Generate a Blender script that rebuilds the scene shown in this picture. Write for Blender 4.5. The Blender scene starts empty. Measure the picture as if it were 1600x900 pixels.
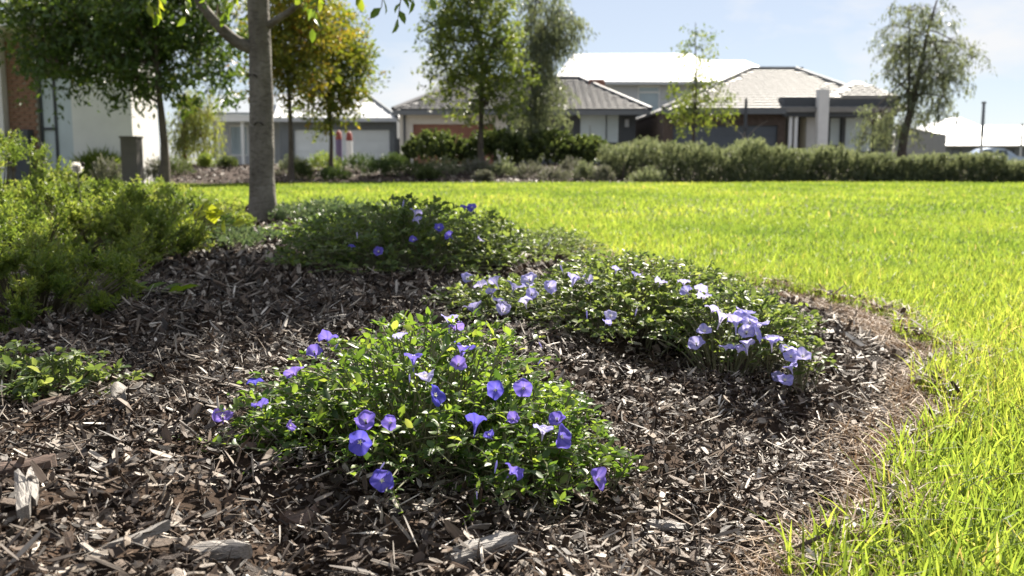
import bpy, math, random
import numpy as np
from mathutils import Vector, Matrix, Euler
R = math.radians
random.seed(7)
rng = np.random.default_rng(11)
scn = bpy.context.scene
COL = scn.collection

# ------------------------------------------------------------------ camera
CAM_H = 0.50
PITCH = math.atan(195 / 1555)
FPX = 1555.0
cam_d = bpy.data.cameras.new('camera')
cam = bpy.data.objects.new('camera', cam_d)
COL.objects.link(cam)
cam.location = (0, 0, CAM_H)
cam.rotation_euler = (math.pi / 2 - PITCH, 0, 0)
cam_d.sensor_width = 36
cam_d.lens = 36 * FPX / 1600
cam_d.clip_start = 0.05
cam_d.clip_end = 3000
cam_d.dof.use_dof = True
cam_d.dof.focus_distance = 1.5
cam_d.dof.aperture_fstop = 8.0
scn.camera = cam

# ------------------------------------------------------------------ sky, sun, exposure
SUN_EL, SUN_AZ = 43.0, 23.0          # azimuth measured to the right of the view direction (+Y)
world = bpy.data.worlds.new('World')
scn.world = world
world.use_nodes = True
wn, wl = world.node_tree.nodes, world.node_tree.links
wn.clear()
w_out = wn.new('ShaderNodeOutputWorld')
w_bg = wn.new('ShaderNodeBackground')
w_bg.inputs['Strength'].default_value = 0.05
sky = wn.new('ShaderNodeTexSky')
sky.sky_type = 'NISHITA'
sky.sun_disc = False
sky.sun_elevation = R(SUN_EL)
sky.sun_rotation = R(SUN_AZ)
sky.air_density = 0.8
sky.dust_density = 0.25
sky.ozone_density = 3.0
w_tc = wn.new('ShaderNodeTexCoord')
w_map = wn.new('ShaderNodeMapping')
w_map.inputs['Scale'].default_value = (1.0, 1.0, 2.6)
w_map.inputs['Location'].default_value = (0.08, 0.0, 0.19)
w_noise = wn.new('ShaderNodeTexNoise')
w_noise.inputs['Scale'].default_value = 3.6
w_noise.inputs['Detail'].default_value = 9
w_noise.inputs['Roughness'].default_value = 0.56
w_ramp = wn.new('ShaderNodeValToRGB')
w_ramp.color_ramp.elements[0].position = 0.52
w_ramp.color_ramp.elements[0].color = (0.0, 0.0, 0.0, 1)
w_ramp.color_ramp.elements[1].position = 0.66
w_ramp.color_ramp.elements[1].color = (0.9, 0.9, 0.9, 1)
w_mix = wn.new('ShaderNodeMix')
w_mix.data_type = 'RGBA'
w_mix.inputs['B'].default_value = (6.1, 6.12, 6.2, 1)   # sunlit cloud, in the sky's own units
wl.new(w_tc.outputs['Generated'], w_map.inputs['Vector'])
wl.new(w_map.outputs['Vector'], w_noise.inputs['Vector'])
wl.new(w_noise.outputs['Fac'], w_ramp.inputs['Fac'])
wl.new(w_ramp.outputs['Color'], w_mix.inputs['Factor'])
w_veil = wn.new('ShaderNodeMix')                         # thin high cloud over the whole sky
w_veil.data_type = 'RGBA'
w_veil.inputs['Factor'].default_value = 0.68
w_veil.inputs['B'].default_value = (4.3, 4.42, 4.75, 1)
wl.new(sky.outputs['Color'], w_veil.inputs['A'])
wl.new(w_veil.outputs['Result'], w_mix.inputs['A'])
wl.new(w_mix.outputs['Result'], w_bg.inputs['Color'])
wl.new(w_bg.outputs['Background'], w_out.inputs['Surface'])

sun_d = bpy.data.lights.new('sun', 'SUN')
sun_d.energy = 5.0
sun_d.angle = R(0.53)
sun_d.color = (1.0, 0.92, 0.80)
sun = bpy.data.objects.new('sun', sun_d)
COL.objects.link(sun)
sdir = Vector((math.sin(R(SUN_AZ)) * math.cos(R(SUN_EL)), math.cos(R(SUN_AZ)) * math.cos(R(SUN_EL)), math.sin(R(SUN_EL))))
sun.rotation_euler = sdir.to_track_quat('Z', 'Y').to_euler()
sun.location = sdir * 60

scn.view_settings.view_transform = 'Standard'
scn.view_settings.look = 'None'
scn.view_settings.exposure = 1.65
scn.view_settings.gamma = 1.0
scn.view_settings.use_curve_mapping = False
scn.render.engine = 'CYCLES'
scn.cycles.max_bounces = 6
scn.cycles.diffuse_bounces = 3
scn.cycles.glossy_bounces = 2
scn.cycles.transmission_bounces = 4
scn.cycles.transparent_max_bounces = 4
scn.cycles.caustics_reflective = False
scn.cycles.caustics_refractive = False

# ------------------------------------------------------------------ helpers: camera rays onto real surfaces
SP, CP = math.sin(PITCH), math.cos(PITCH)
def ray(px, py):
    u, v = (px - 800) / FPX, (450 - py) / FPX
    return np.array([u, CP + v * SP, -SP + v * CP])
def at(px, py, Y):
    d = ray(px, py); return d * (Y / d[1]) + np.array([0, 0, CAM_H])
def hx(px, Y):
    return (px - 800) / FPX * Y / 1.0134
def hz(py, Y):
    v = (450 - py) / FPX
    return CAM_H + Y * (v * CP - SP) / (CP + v * SP)

BED = np.array([(.15, .3), (.3, .8), (.40, 1.16), (.60, 1.5), (.84, 1.94), (1.07, 2.4), (1.165, 3.03), (1.08, 3.75), (.80, 4.2),
                (.52, 4.9), (.3, 5.8), (.05, 7.0), (-.5, 8.2), (-1.5, 9.0), (-3, 9.4), (-6, 9), (-8, 6), (-8, .3), (-4, -1.2), (0, -1.0)])
def bed_dist(x, y):
    """signed distance to the bed's edge, positive inside"""
    x = np.atleast_1d(np.asarray(x, float)); y = np.atleast_1d(np.asarray(y, float))
    best = np.full(x.shape, 1e9); inside = np.zeros(x.shape, bool)
    n = len(BED)
    for i in range(n):
        ax, ay = BED[i]; bx_, by_ = BED[(i + 1) % n]
        dx, dy = bx_ - ax, by_ - ay
        t = np.clip(((x - ax) * dx + (y - ay) * dy) / (dx * dx + dy * dy), 0, 1)
        best = np.minimum(best, np.hypot(x - ax - t * dx, y - ay - t * dy))
        c = (ay > y) != (by_ > y)
        with np.errstate(divide='ignore', invalid='ignore'):
            inside ^= c & (x < dx * (y - ay) / (dy if dy else 1e-9) + ax)
    wob = .03 * np.sin(x * 9 + y * 7) + .02 * np.sin(x * 23 - y * 19)
    return np.where(inside, best, -best) + wob
def smooth(a, b, x):
    t = np.clip((x - a) / (b - a), 0, 1); return t * t * (3 - 2 * t)
def lumps(x, y):
    return (.010 * np.sin(x * 11 + 1.3 * np.sin(y * 7)) + .008 * np.sin(y * 13 + 2 * np.sin(x * 5))
            + .007 * np.sin(x * 29 + y * 17 + np.sin(y * 21)) + .006 * np.sin(y * 37 - x * 23 + np.sin(x * 31)) + .004 * np.sin(x * 61 + 2 * np.sin(y * 47)))
def H(x, y):
    d = bed_dist(x, y)
    return np.where(d > 0, .11 * smooth(0, .9, d) - .028 * np.exp(-np.maximum(d, 0) / .10) + smooth(0, .3, d) * lumps(np.asarray(x, float), np.asarray(y, float)), .025 + .02 * np.sin(np.asarray(x) * .7) * np.sin(np.asarray(y) * .5))
def Hs(x, y): return float(H(x, y)[0])
TS = np.concatenate([np.arange(.6, 4, .01), np.arange(4, 12, .03)])
def ground_hit(px, py):
    P = np.array([0, 0, CAM_H]) + ray(px, py)[None] * TS[:, None]
    i = int(np.argmax(P[:, 2] <= .16)); P = P[i:]
    hit = P[:, 2] <= H(P[:, 0], P[:, 1])
    return P[int(np.argmax(hit))] if hit.any() else P[-1]

# ------------------------------------------------------------------ helpers: objects
def link(o, parent=None):
    COL.objects.link(o)
    if parent: o.parent = parent
    return o
def tag(o, label=None, cat=None, group=None, kind=None):
    if label: o['label'] = label
    if cat: o['category'] = cat
    if group: o['group'] = group
    if kind: o['kind'] = kind
    return o
def empty(name, loc, label, cat, group=None, rz=0):
    o = bpy.data.objects.new(name, None); o.location = loc; o.rotation_euler = (0, 0, rz); o.empty_display_size = .1
    return tag(link(o), label, cat, group)

class Acc:
    """collects vertices, faces and per-vertex attributes, then links ONE mesh"""
    def __init__(s): s.V = []; s.F = []; s.A = []; s.U = []; s.n = 0
    def add(s, V, F, rnd=None, uvw=None):
        V = np.asarray(V, float).reshape(-1, 3)
        for f in (F if isinstance(F, list) else [F]):
            f = np.asarray(f, np.int64)
            if f.size: s.F.append(f + s.n)
        s.V.append(V); s.n += len(V)
        s.A.append(np.broadcast_to(np.asarray(.5 if rnd is None else rnd, float), (len(V),)))
        s.U.append(V if uvw is None else uvw)
    def box(s, x0, x1, y0, y1, z0, z1, rnd=None):
        V = [(x, y, z) for x in (x0, x1) for y in (y0, y1) for z in (z0, z1)]
        s.add(V, np.array([(0, 1, 3, 2), (4, 6, 7, 5), (0, 4, 5, 1), (2, 3, 7, 6), (0, 2, 6, 4), (1, 5, 7, 3)]), rnd)
    def tube(s, P, rad, sides=6, rnd=None, cap=True, noise=0):
        P = np.asarray(P, float); k = len(P)
        rad = np.broadcast_to(np.asarray(rad, float), (k,))
        T = np.gradient(P, axis=0); T /= np.linalg.norm(T, axis=1)[:, None] + 1e-9
        ref = np.array([0, 0, 1.]) if abs(T[0][2]) < .8 else np.array([1., 0, 0])
        A = np.cross(T, ref); A /= np.linalg.norm(A, axis=1)[:, None] + 1e-9
        B = np.cross(T, A)
        a = np.arange(sides) * 2 * math.pi / sides
        rr = rad[:, None] * (1 + noise * rng.normal(size=(k, sides))) if noise else rad[:, None] * np.ones((1, sides))
        V = P[:, None] + rr[..., None] * (np.cos(a)[None, :, None] * A[:, None] + np.sin(a)[None, :, None] * B[:, None])
        V = V.reshape(-1, 3)
        i = np.arange(k - 1)[:, None] * sides; j = np.arange(sides)[None]; j2 = (j + 1) % sides
        F = [np.stack([i + j, i + j2, i + sides + j2, i + sides + j], -1).reshape(-1, 4)]
        if cap and sides > 2: F.append(np.array([list(range((k - 1) * sides, k * sides))]))
        s.add(V, F, rnd)
    def inst(s, T, F, pos, M, rnd):
        """N copies of template T,F under matrices M (N,3,3) at pos"""
        N, k = len(pos), len(T)
        if N == 0: return
        V = np.einsum('nij,kj->nki', M, T) + pos[:, None]
        off = (np.arange(N) * k)[:, None, None]
        U = T[None] * np.linalg.norm(M, axis=1)[:, None, :] + (rng.random((N, 1, 3)) * 10)
        s.add(V.reshape(-1, 3), [(np.asarray(f)[None] + off).reshape(-1, len(f[0])) for f in F], np.repeat(rnd, k), U.reshape(-1, 3))
    def mesh(s, name, mat, smoothf=False):
        V = np.concatenate(s.V) if s.V else np.zeros((0, 3))
        me = bpy.data.meshes.new(name)
        me.vertices.add(len(V)); me.vertices.foreach_set('co', V.ravel())
        tot = np.concatenate([np.full(len(f), f.shape[1]) for f in s.F]); idx = np.concatenate([f.ravel() for f in s.F])
        me.loops.add(len(idx)); me.loops.foreach_set('vertex_index', idx.astype(np.int32))
        me.polygons.add(len(tot))
        me.polygons.foreach_set('loop_start', (np.cumsum(tot) - tot).astype(np.int32))
        me.polygons.foreach_set('loop_total', tot.astype(np.int32))
        me.polygons.foreach_set('use_smooth', np.full(len(tot), bool(smoothf)))
        a = me.attributes.new('rnd', 'FLOAT', 'POINT'); a.data.foreach_set('value', np.concatenate(s.A).astype(np.float32))
        u = me.attributes.new('uvw', 'FLOAT_VECTOR', 'POINT'); u.data.foreach_set('vector', np.concatenate(s.U).astype(np.float32).ravel())
        me.update(calc_edges=True)
        if mat: me.materials.append(mat)
        return me
    def obj(s, name, mat, parent=None, smoothf=False, origin=None):
        me = s.mesh(name, mat, smoothf)
        o = bpy.data.objects.new(name, me)
        link(o)
        if parent is not None:
            o.parent = parent
            o.matrix_parent_inverse = Matrix.Translation(-Vector(parent.location)) if parent.parent is None else Matrix()
        return o

def wt(o):
    """world translation of an object in a translation-only chain"""
    v = Vector(o.location)
    if o.parent: v = v + o.matrix_parent_inverse.translation + wt(o.parent)
    return v
def child(parent, name, acc, mat, smoothf=False, kind=None):
    """part built in world coordinates under a thing placed by translation only"""
    o = acc.obj(name, mat, None, smoothf)
    o.parent = parent
    o.matrix_parent_inverse = Matrix.Translation(-wt(parent))
    if kind: o['kind'] = kind
    return o
def place(name, me, parent, M, kind=None):
    """an object sharing mesh data, placed by world matrix M under parent (translation-only chain)"""
    o = bpy.data.objects.new(name, me); COL.objects.link(o)
    if parent is not None:
        o.parent = parent
        o.matrix_basis = Matrix.Translation(-wt(parent)) @ M
    else:
        o.matrix_basis = M
    return o
def frames(d, up=None, roll=.6):
    """orthonormal matrices whose X column is d"""
    d = d / (np.linalg.norm(d, axis=1)[:, None] + 1e-9)
    N = len(d)
    z = (np.tile([0, 0, 1.], (N, 1)) if up is None else up) + rng.normal(size=(N, 3)) * roll
    z -= (z * d).sum(1)[:, None] * d
    z /= np.linalg.norm(z, axis=1)[:, None] + 1e-9
    y = np.cross(z, d)
    return np.stack([d, y, z], -1)
def M4(M3, pos):
    m = Matrix([list(M3[i]) + [float(pos[i])] for i in range(3)] + [[0, 0, 0, 1]]); return m

# ------------------------------------------------------------------ materials
def mat_new(name):
    m = bpy.data.materials.new(name); m.use_nodes = True
    nt = m.node_tree; nt.nodes.clear()
    out = nt.nodes.new('ShaderNodeOutputMaterial')
    return m, nt, nt.nodes, nt.links, out
def ramp(nodes, stops):
    r = nodes.new('ShaderNodeValToRGB'); el = r.color_ramp.elements
    while len(el) < len(stops): el.new(.5)
    for e, (p, c) in zip(el, stops): e.position = p; e.color = (*c, 1)
    return r
def solid(name, col, rough=.7, spec=.4, var=.12, scale=3.0, bump=0.0, metal=0.0, stretch=(1, 1, 1)):
    m, nt, n, l, out = mat_new(name)
    b = n.new('ShaderNodeBsdfPrincipled'); l.new(b.outputs[0], out.inputs[0])
    tc = n.new('ShaderNodeTexCoord'); mp = n.new('ShaderNodeMapping'); mp.inputs['Scale'].default_value = stretch
    l.new(tc.outputs['Object'], mp.inputs['Vector'])
    no = n.new('ShaderNodeTexNoise'); no.inputs['Scale'].default_value = scale; no.inputs['Detail'].default_value = 6; no.inputs['Roughness'].default_value = .6
    l.new(mp.outputs[0], no.inputs['Vector'])
    r = ramp(n, [(.3, [c * (1 - var) for c in col]), (.7, [min(1, c * (1 + var)) for c in col])])
    l.new(no.outputs['Fac'], r.inputs['Fac']); l.new(r.outputs[0], b.inputs['Base Color'])
    b.inputs['Roughness'].default_value = rough; b.inputs['Specular IOR Level'].default_value = spec; b.inputs['Metallic'].default_value = metal
    if bump:
        bp = n.new('ShaderNodeBump'); bp.inputs['Strength'].default_value = bump; bp.inputs['Distance'].default_value = .01
        l.new(no.outputs['Fac'], bp.inputs['Height']); l.new(bp.outputs[0], b.inputs['Normal'])
    return m
def leafmat(name, stops, trans=.45, rough=.45, spec=.35, objrnd=False, tboost=1.6, tint=(1.15, 1.0, .45)):
    """leaf: reflective front plus light passing through; hue differs from leaf to leaf"""
    m, nt, n, l, out = mat_new(name)
    if objrnd: src = n.new('ShaderNodeObjectInfo').outputs['Random']
    else:
        at_ = n.new('ShaderNodeAttribute'); at_.attribute_name = 'rnd'; src = at_.outputs['Fac']
    r = ramp(n, stops); l.new(src, r.inputs['Fac'])
    b = n.new('ShaderNodeBsdfPrincipled'); b.inputs['Roughness'].default_value = rough; b.inputs['Specular IOR Level'].default_value = spec
    l.new(r.outputs[0], b.inputs['Base Color'])
    t = n.new('ShaderNodeBsdfTranslucent')
    mx = n.new('ShaderNodeMix'); mx.data_type = 'RGBA'; mx.blend_type = 'MULTIPLY'; mx.inputs['Factor'].default_value = 1
    l.new(r.outputs[0], mx.inputs['A']); mx.inputs['B'].default_value = (tint[0] * tboost, tint[1] * tboost, tint[2] * tboost, 1)
    l.new(mx.outputs['Result'], t.inputs['Color'])
    ms = n.new('ShaderNodeMixShader'); ms.inputs[0].default_value = trans
    l.new(b.outputs[0], ms.inputs[1]); l.new(t.outputs[0], ms.inputs[2]); l.new(ms.outputs[0], out.inputs[0])
    return m
def woodmat(name, stops, objrnd=False, scale=(6, 90, 90), bump=.5):
    if objrnd: scale = (.8, 6, 5); bump = .9
    m, nt, n, l, out = mat_new(name)
    b = n.new('ShaderNodeBsdfPrincipled'); l.new(b.outputs[0], out.inputs[0])
    b.inputs['Roughness'].default_value = .62; b.inputs['Specular IOR Level'].default_value = .45
    if objrnd:
        oi = n.new('ShaderNodeObjectInfo'); src = oi.outputs['Random']
        vec = n.new('ShaderNodeTexCoord').outputs['Object']
    else:
        a = n.new('ShaderNodeAttribute'); a.attribute_name = 'rnd'; src = a.outputs['Fac']
        a2 = n.new('ShaderNodeAttribute'); a2.attribute_name = 'uvw'; vec = a2.outputs['Vector']
    mp = n.new('ShaderNodeMapping'); mp.inputs['Scale'].default_value = scale; l.new(vec, mp.inputs['Vector'])
    no = n.new('ShaderNodeTexNoise'); no.inputs['Scale'].default_value = 3; no.inputs['Detail'].default_value = 5; l.new(mp.outputs[0], no.inputs['Vector'])
    r = ramp(n, stops); l.new(src, r.inputs['Fac'])
    mr = n.new('ShaderNodeMapRange'); mr.inputs['From Min'].default_value = .3; mr.inputs['From Max'].default_value = .7; mr.inputs['To Min'].default_value = .5; mr.inputs['To Max'].default_value = 1.35
    l.new(no.outputs['Fac'], mr.inputs['Value'])
    mx = n.new('ShaderNodeMix'); mx.data_type = 'RGBA'; mx.blend_type = 'MULTIPLY'; mx.inputs['Factor'].default_value = 1
    l.new(r.outputs[0], mx.inputs['A']); l.new(mr.outputs[0], mx.inputs['B']); l.new(mx.outputs['Result'], b.inputs['Base Color'])
    bp = n.new('ShaderNodeBump'); bp.inputs['Strength'].default_value = bump; bp.inputs['Distance'].default_value = .002
    l.new(no.outputs['Fac'], bp.inputs['Height']); l.new(bp.outputs[0], b.inputs['Normal'])
    return m
def glassmat(name, col, rough=.06, var=.1):
    m = solid(name, col, rough, .6, var, 1.2); return m

WOOD = [(0, (.014, .009, .006)), (.3, (.042, .026, .017)), (.5, (.105, .069, .045)), (.66, (.19, .148, .112)), (.82, (.36, .315, .265)), (1, (.64, .59, .52))]
M = {}
M['chip'] = woodmat('chip', WOOD)
M['chip_big'] = woodmat('chip_big', [(0, (.04, .024, .016)), (.4, (.10, .065, .043)), (.75, (.19, .15, .12)), (1, (.36, .32, .28))], True)
M['chunk_grey'] = woodmat('chunk_grey', [(0, (.20, .185, .17)), (1, (.27, .25, .23))], True)
M['chunk_brown'] = woodmat('chunk_brown', [(0, (.10, .065, .05)), (1, (.14, .095, .07))], True)
M['dead_leaf'] = solid('dead_leaf', (.11, .098, .085), .6, .4, .35, 60, .3)
M['mulch'] = solid('mulch', (.045, .03, .021), .95, .15, .6, 45, .8)
M['far_mulch'] = solid('far_mulch', (.05, .036, .03), .95, .15, .65, 16, .9)
M['soil'] = solid('soil', (.10, .12, .035), .95, .1, .35, 12, .6)
M['earth'] = solid('earth', (.13, .12, .07), .95, .1, .3, .2)
M['asphalt'] = solid('asphalt', (.055, .055, .057), .9, .3, .25, 6)
M['concrete'] = solid('concrete', (.34, .33, .31), .85, .3, .12, 4)
GRASS = [(0, (.05, .095, .022)), (.35, (.10, .155, .032)), (.75, (.165, .22, .045)), (.93, (.23, .26, .065)), (1, (.33, .28, .15))]
M['grass'] = leafmat('grass', GRASS, .6, .5, .22, tboost=1.95, tint=(1.16, 1.05, .62))
M['straw'] = leafmat('straw', [(0, (.13, .085, .055)), (.5, (.25, .17, .11)), (1, (.42, .32, .22))], .25, .6, .3, tboost=1.0, tint=(1, 1, 1))
CONV = [(0, (.03, .065, .02)), (.4, (.062, .12, .028)), (.8, (.115, .185, .042)), (1, (.19, .24, .075))]
M['conv_leaf'] = leafmat('conv_leaf', CONV, .45, .42, .45, tboost=2.3)
M['conv_leaf_obj'] = leafmat('conv_leaf_obj', CONV, .45, .42, .45, True, tboost=2.3)
CONV2 = [(0, (.05, .085, .034)), (.4, (.095, .145, .05)), (.8, (.15, .205, .065)), (1, (.23, .27, .13))]
M['conv2_leaf'] = leafmat('conv2_leaf', CONV2, .42, .45, .4, tboost=1.9, tint=(1.1, 1, .55))
M['conv2_leaf_obj'] = leafmat('conv2_leaf_obj', CONV2, .42, .45, .4, True, tboost=1.9, tint=(1.1, 1, .55))
M['conv_stem'] = solid('conv_stem', (.19, .19, .11), .6, .3, .3, 30)
M['shrub_leaf'] = leafmat('shrub_leaf', [(0, (.05, .085, .022)), (.4, (.10, .145, .032)), (.8, (.17, .205, .05)), (1, (.30, .30, .13))], .5, .42, .45, tboost=2.1, tint=(1.02, 1, .55))
M['dark_shrub_leaf'] = leafmat('dark_shrub_leaf', [(0, (.02, .045, .018)), (.5, (.045, .085, .03)), (1, (.09, .13, .05))], .35, .45, .45, tboost=1.5)
M['blue_cover_leaf'] = leafmat('blue_cover_leaf', [(0, (.05, .085, .05)), (.6, (.10, .145, .085)), (1, (.20, .24, .16))], .35, .4, .5, tboost=1.4, tint=(1, 1, .6))
M['lime_leaf'] = leafmat('lime_leaf', [(0, (.14, .20, .02)), (1, (.24, .28, .03))], .6, .4, .4, tboost=2.2)
M['hedge_leaf'] = leafmat('hedge_leaf', [(0, (.075, .095, .06)), (.5, (.145, .17, .105)), (1, (.27, .285, .19))], .4, .5, .4, tboost=1.5, tint=(1, 1, .7))
M['green_hedge_leaf'] = leafmat('green_hedge_leaf', [(0, (.04, .06, .028)), (.5, (.08, .11, .045)), (1, (.16, .185, .08))], .4, .5, .3, tboost=1.4, tint=(1, 1, .55))
M['lavender_leaf'] = leafmat('lavender_leaf', [(0, (.09, .10, .07)), (.5, (.15, .16, .11)), (.8, (.22, .21, .19)), (1, (.26, .21, .34))], .3, .6, .3, tboost=1.3, tint=(1, 1, .8))
M['dark_tree_leaf'] = leafmat('dark_tree_leaf', [(0, (.025, .052, .017)), (.5, (.055, .10, .027)), (.9, (.085, .13, .03)), (1, (.16, .19, .035))], .38, .35, .5, tboost=1.9)
M['autumn_leaf'] = leafmat('autumn_leaf', [(0, (.06, .10, .022)), (.45, (.14, .165, .03)), (.8, (.22, .185, .045)), (.93, (.31, .155, .04)), (1, (.29, .10, .04))], .5, .45, .4, tboost=1.8, tint=(1.1, 1, .4))
M['half_autumn_leaf'] = leafmat('half_autumn_leaf', [(0, (.055, .10, .022)), (.5, (.115, .16, .03)), (.85, (.19, .18, .035)), (1, (.31, .16, .04))], .5, .45, .4, tboost=1.8, tint=(1.1, 1, .4))
M['mid_tree_leaf'] = leafmat('mid_tree_leaf', [(0, (.045, .075, .025)), (.5, (.085, .13, .035)), (1, (.17, .21, .05))], .48, .4, .45, tboost=2.0)
M['weeping_leaf'] = leafmat('weeping_leaf', [(0, (.08, .115, .04)), (.5, (.13, .17, .055)), (1, (.20, .235, .08))], .5, .4, .4, tboost=1.9)
M['gum_leaf'] = leafmat('gum_leaf', [(0, (.08, .10, .07)), (.5, (.13, .155, .10)), (1, (.21, .23, .14))], .42, .4, .5, tboost=1.6, tint=(1, 1, .65))
M['pear_leaf'] = leafmat('pear_leaf', [(0, (.05, .10, .015)), (.6, (.10, .17, .02)), (1, (.22, .25, .03))], .5, .3, .5, tboost=2.0)
M['pear_leaf_obj'] = leafmat('pear_leaf_obj', [(0, (.07, .13, .02)), (.6, (.11, .18, .025)), (1, (.18, .22, .03))], .5, .3, .5, True, tboost=2.0)
def barkmat():
    m, nt, n, l, out = mat_new('bark'); b = n.new('ShaderNodeBsdfPrincipled'); l.new(b.outputs[0], out.inputs[0])
    b.inputs['Roughness'].default_value = .85; b.inputs['Specular IOR Level'].default_value = .3
    tc = n.new('ShaderNodeTexCoord'); mp = n.new('ShaderNodeMapping'); mp.inputs['Scale'].default_value = (1, 1, .6); l.new(tc.outputs['Object'], mp.inputs['Vector'])
    n1 = n.new('ShaderNodeTexNoise'); n1.inputs['Scale'].default_value = 7; n1.inputs['Detail'].default_value = 8; n1.inputs['Roughness'].default_value = .65; l.new(mp.outputs[0], n1.inputs['Vector'])
    mq = n.new('ShaderNodeMapping'); mq.inputs['Scale'].default_value = (1, 1, 2.2); l.new(tc.outputs['Object'], mq.inputs['Vector'])
    n2 = n.new('ShaderNodeTexNoise'); n2.inputs['Scale'].default_value = 26; n2.inputs['Detail'].default_value = 5; l.new(mq.outputs[0], n2.inputs['Vector'])
    r1 = ramp(n, [(.3, (.085, .075, .062)), (.5, (.15, .137, .118)), (.72, (.235, .22, .195))]); l.new(n1.outputs['Fac'], r1.inputs['Fac'])
    r2 = ramp(n, [(.36, (.45, .43, .40)), (.5, (1, 1, 1))]); l.new(n2.outputs['Fac'], r2.inputs['Fac'])
    mx = n.new('ShaderNodeMix'); mx.data_type = 'RGBA'; mx.blend_type = 'MULTIPLY'; mx.inputs['Factor'].default_value = .55
    l.new(r1.outputs[0], mx.inputs['A']); l.new(r2.outputs[0], mx.inputs['B']); l.new(mx.outputs['Result'], b.inputs['Base Color'])
    ad = n.new('ShaderNodeMath'); l.new(n1.outputs['Fac'], ad.inputs[0]); l.new(n2.outputs['Fac'], ad.inputs[1])
    bp = n.new('ShaderNodeBump'); bp.inputs['Strength'].default_value = .9; bp.inputs['Distance'].default_value = .008; l.new(ad.outputs[0], bp.inputs['Height']); l.new(bp.outputs[0], b.inputs['Normal'])
    return m
M['bark'] = barkmat()
M['bark_far'] = solid('bark_far', (.085, .07, .058), .85, .3, .3, 8, .3)
M['bark_red'] = solid('bark_red', (.15, .065, .04), .85, .3, .3, 8, .3)
M['twig'] = solid('twig', (.10, .085, .05), .8, .3, .3, 20)

def petalmat(name, c1, c2, objr=True):
    m, nt, n, l, out = mat_new(name)
    oi = n.new('ShaderNodeObjectInfo'); r = ramp(n, [(0, c1), (1, c2)]); l.new(oi.outputs['Random'], r.inputs['Fac'])
    a = n.new('ShaderNodeAttribute'); a.attribute_name = 'rnd'
    r2 = ramp(n, [(0, (1.6, 1.6, 1.15)), (.22, (1.25, 1.25, 1.1)), (.5, (1, 1, 1)), (1, (.92, .92, 1))]); l.new(a.outputs['Fac'], r2.inputs['Fac'])
    mx = n.new('ShaderNodeMix'); mx.data_type = 'RGBA'; mx.blend_type = 'MULTIPLY'; mx.inputs['Factor'].default_value = 1
    l.new(r.outputs[0], mx.inputs['A']); l.new(r2.outputs[0], mx.inputs['B'])
    a2 = n.new('ShaderNodeAttribute'); a2.attribute_name = 'uvw'; sx_ = n.new('ShaderNodeSeparateXYZ'); l.new(a2.outputs['Vector'], sx_.inputs[0])
    r3 = ramp(n, [(0, (1.0, 1.0, 1.0)), (.75, (.92, .92, .97)), (1, (.62, .66, .86))]); l.new(sx_.outputs['X'], r3.inputs['Fac'])   # the five darker mid-petal bands
    m2 = n.new('ShaderNodeMix'); m2.data_type = 'RGBA'; m2.blend_type = 'MULTIPLY'; m2.inputs['Factor'].default_value = 1
    l.new(mx.outputs['Result'], m2.inputs['A']); l.new(r3.outputs[0], m2.inputs['B'])
    b = n.new('ShaderNodeBsdfDiffuse'); l.new(m2.outputs['Result'], b.inputs['Color'])
    t = n.new('ShaderNodeBsdfTranslucent'); l.new(m2.outputs['Result'], t.inputs['Color'])
    ms = n.new('ShaderNodeMixShader'); ms.inputs[0].default_value = .45
    l.new(b.outputs[0], ms.inputs[1]); l.new(t.outputs[0], ms.inputs[2]); l.new(ms.outputs[0], out.inputs[0])
    return m
M['petal'] = petalmat('petal', (.14, .13, .62), (.36, .25, .70))
M['petal_pale'] = petalmat('petal_pale', (.44, .41, .80), (.66, .61, .88))
M['throat'] = solid('throat', (.80, .80, .55), .6, .3, .05)

# ------------------------------------------------------------------ leaf templates (leaf lies along +X, length 1)
OV_T = np.array([(0, 0, 0), (.12, 0, .0), (.38, .25, .07), (.38, 0, 0), (.38, -.25, .07), (.72, .19, .03), (.72, 0, -.03), (.72, -.19, .03), (1, 0, -.12)])
OV_F = [np.array([(0, 3, 2), (0, 4, 3), (2, 3, 6), (2, 6, 5), (3, 4, 7), (3, 7, 6), (5, 6, 8), (6, 7, 8)])]
DI_T = np.array([(0, 0, 0), (.45, .22, .06), (1, 0, -.06), (.45, -.22, .06)])
DI_F = [np.array([(0, 3, 2), (0, 2, 1)])]
NE_T = np.array([(0, 0, 0), (.4, .09, .03), (1, 0, 0), (.4, -.09, .03)])
NE_F = DI_F
GU_T = np.array([(0, 0, 0), (.35, .08, .02), (1, .02, -.1), (.35, -.08, .02)])
TEMPL = {'ovate': (OV_T, OV_F), 'diamond': (DI_T, DI_F), 'needle': (NE_T, NE_F), 'gum': (GU_T, DI_F)}
def leaves(acc, kind, pos, d, size, rnd, roll=.6, up=None, width=1.0):
    T, F = TEMPL[kind]
    Mx = frames(np.asarray(d, float), up, roll) * np.asarray(size)[:, None, None]
    if width != 1.0: Mx = Mx * np.array([1, width, 1])[None, None, :]
    acc.inst(T, F, np.asarray(pos, float), Mx, rnd)
    return Mx

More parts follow.
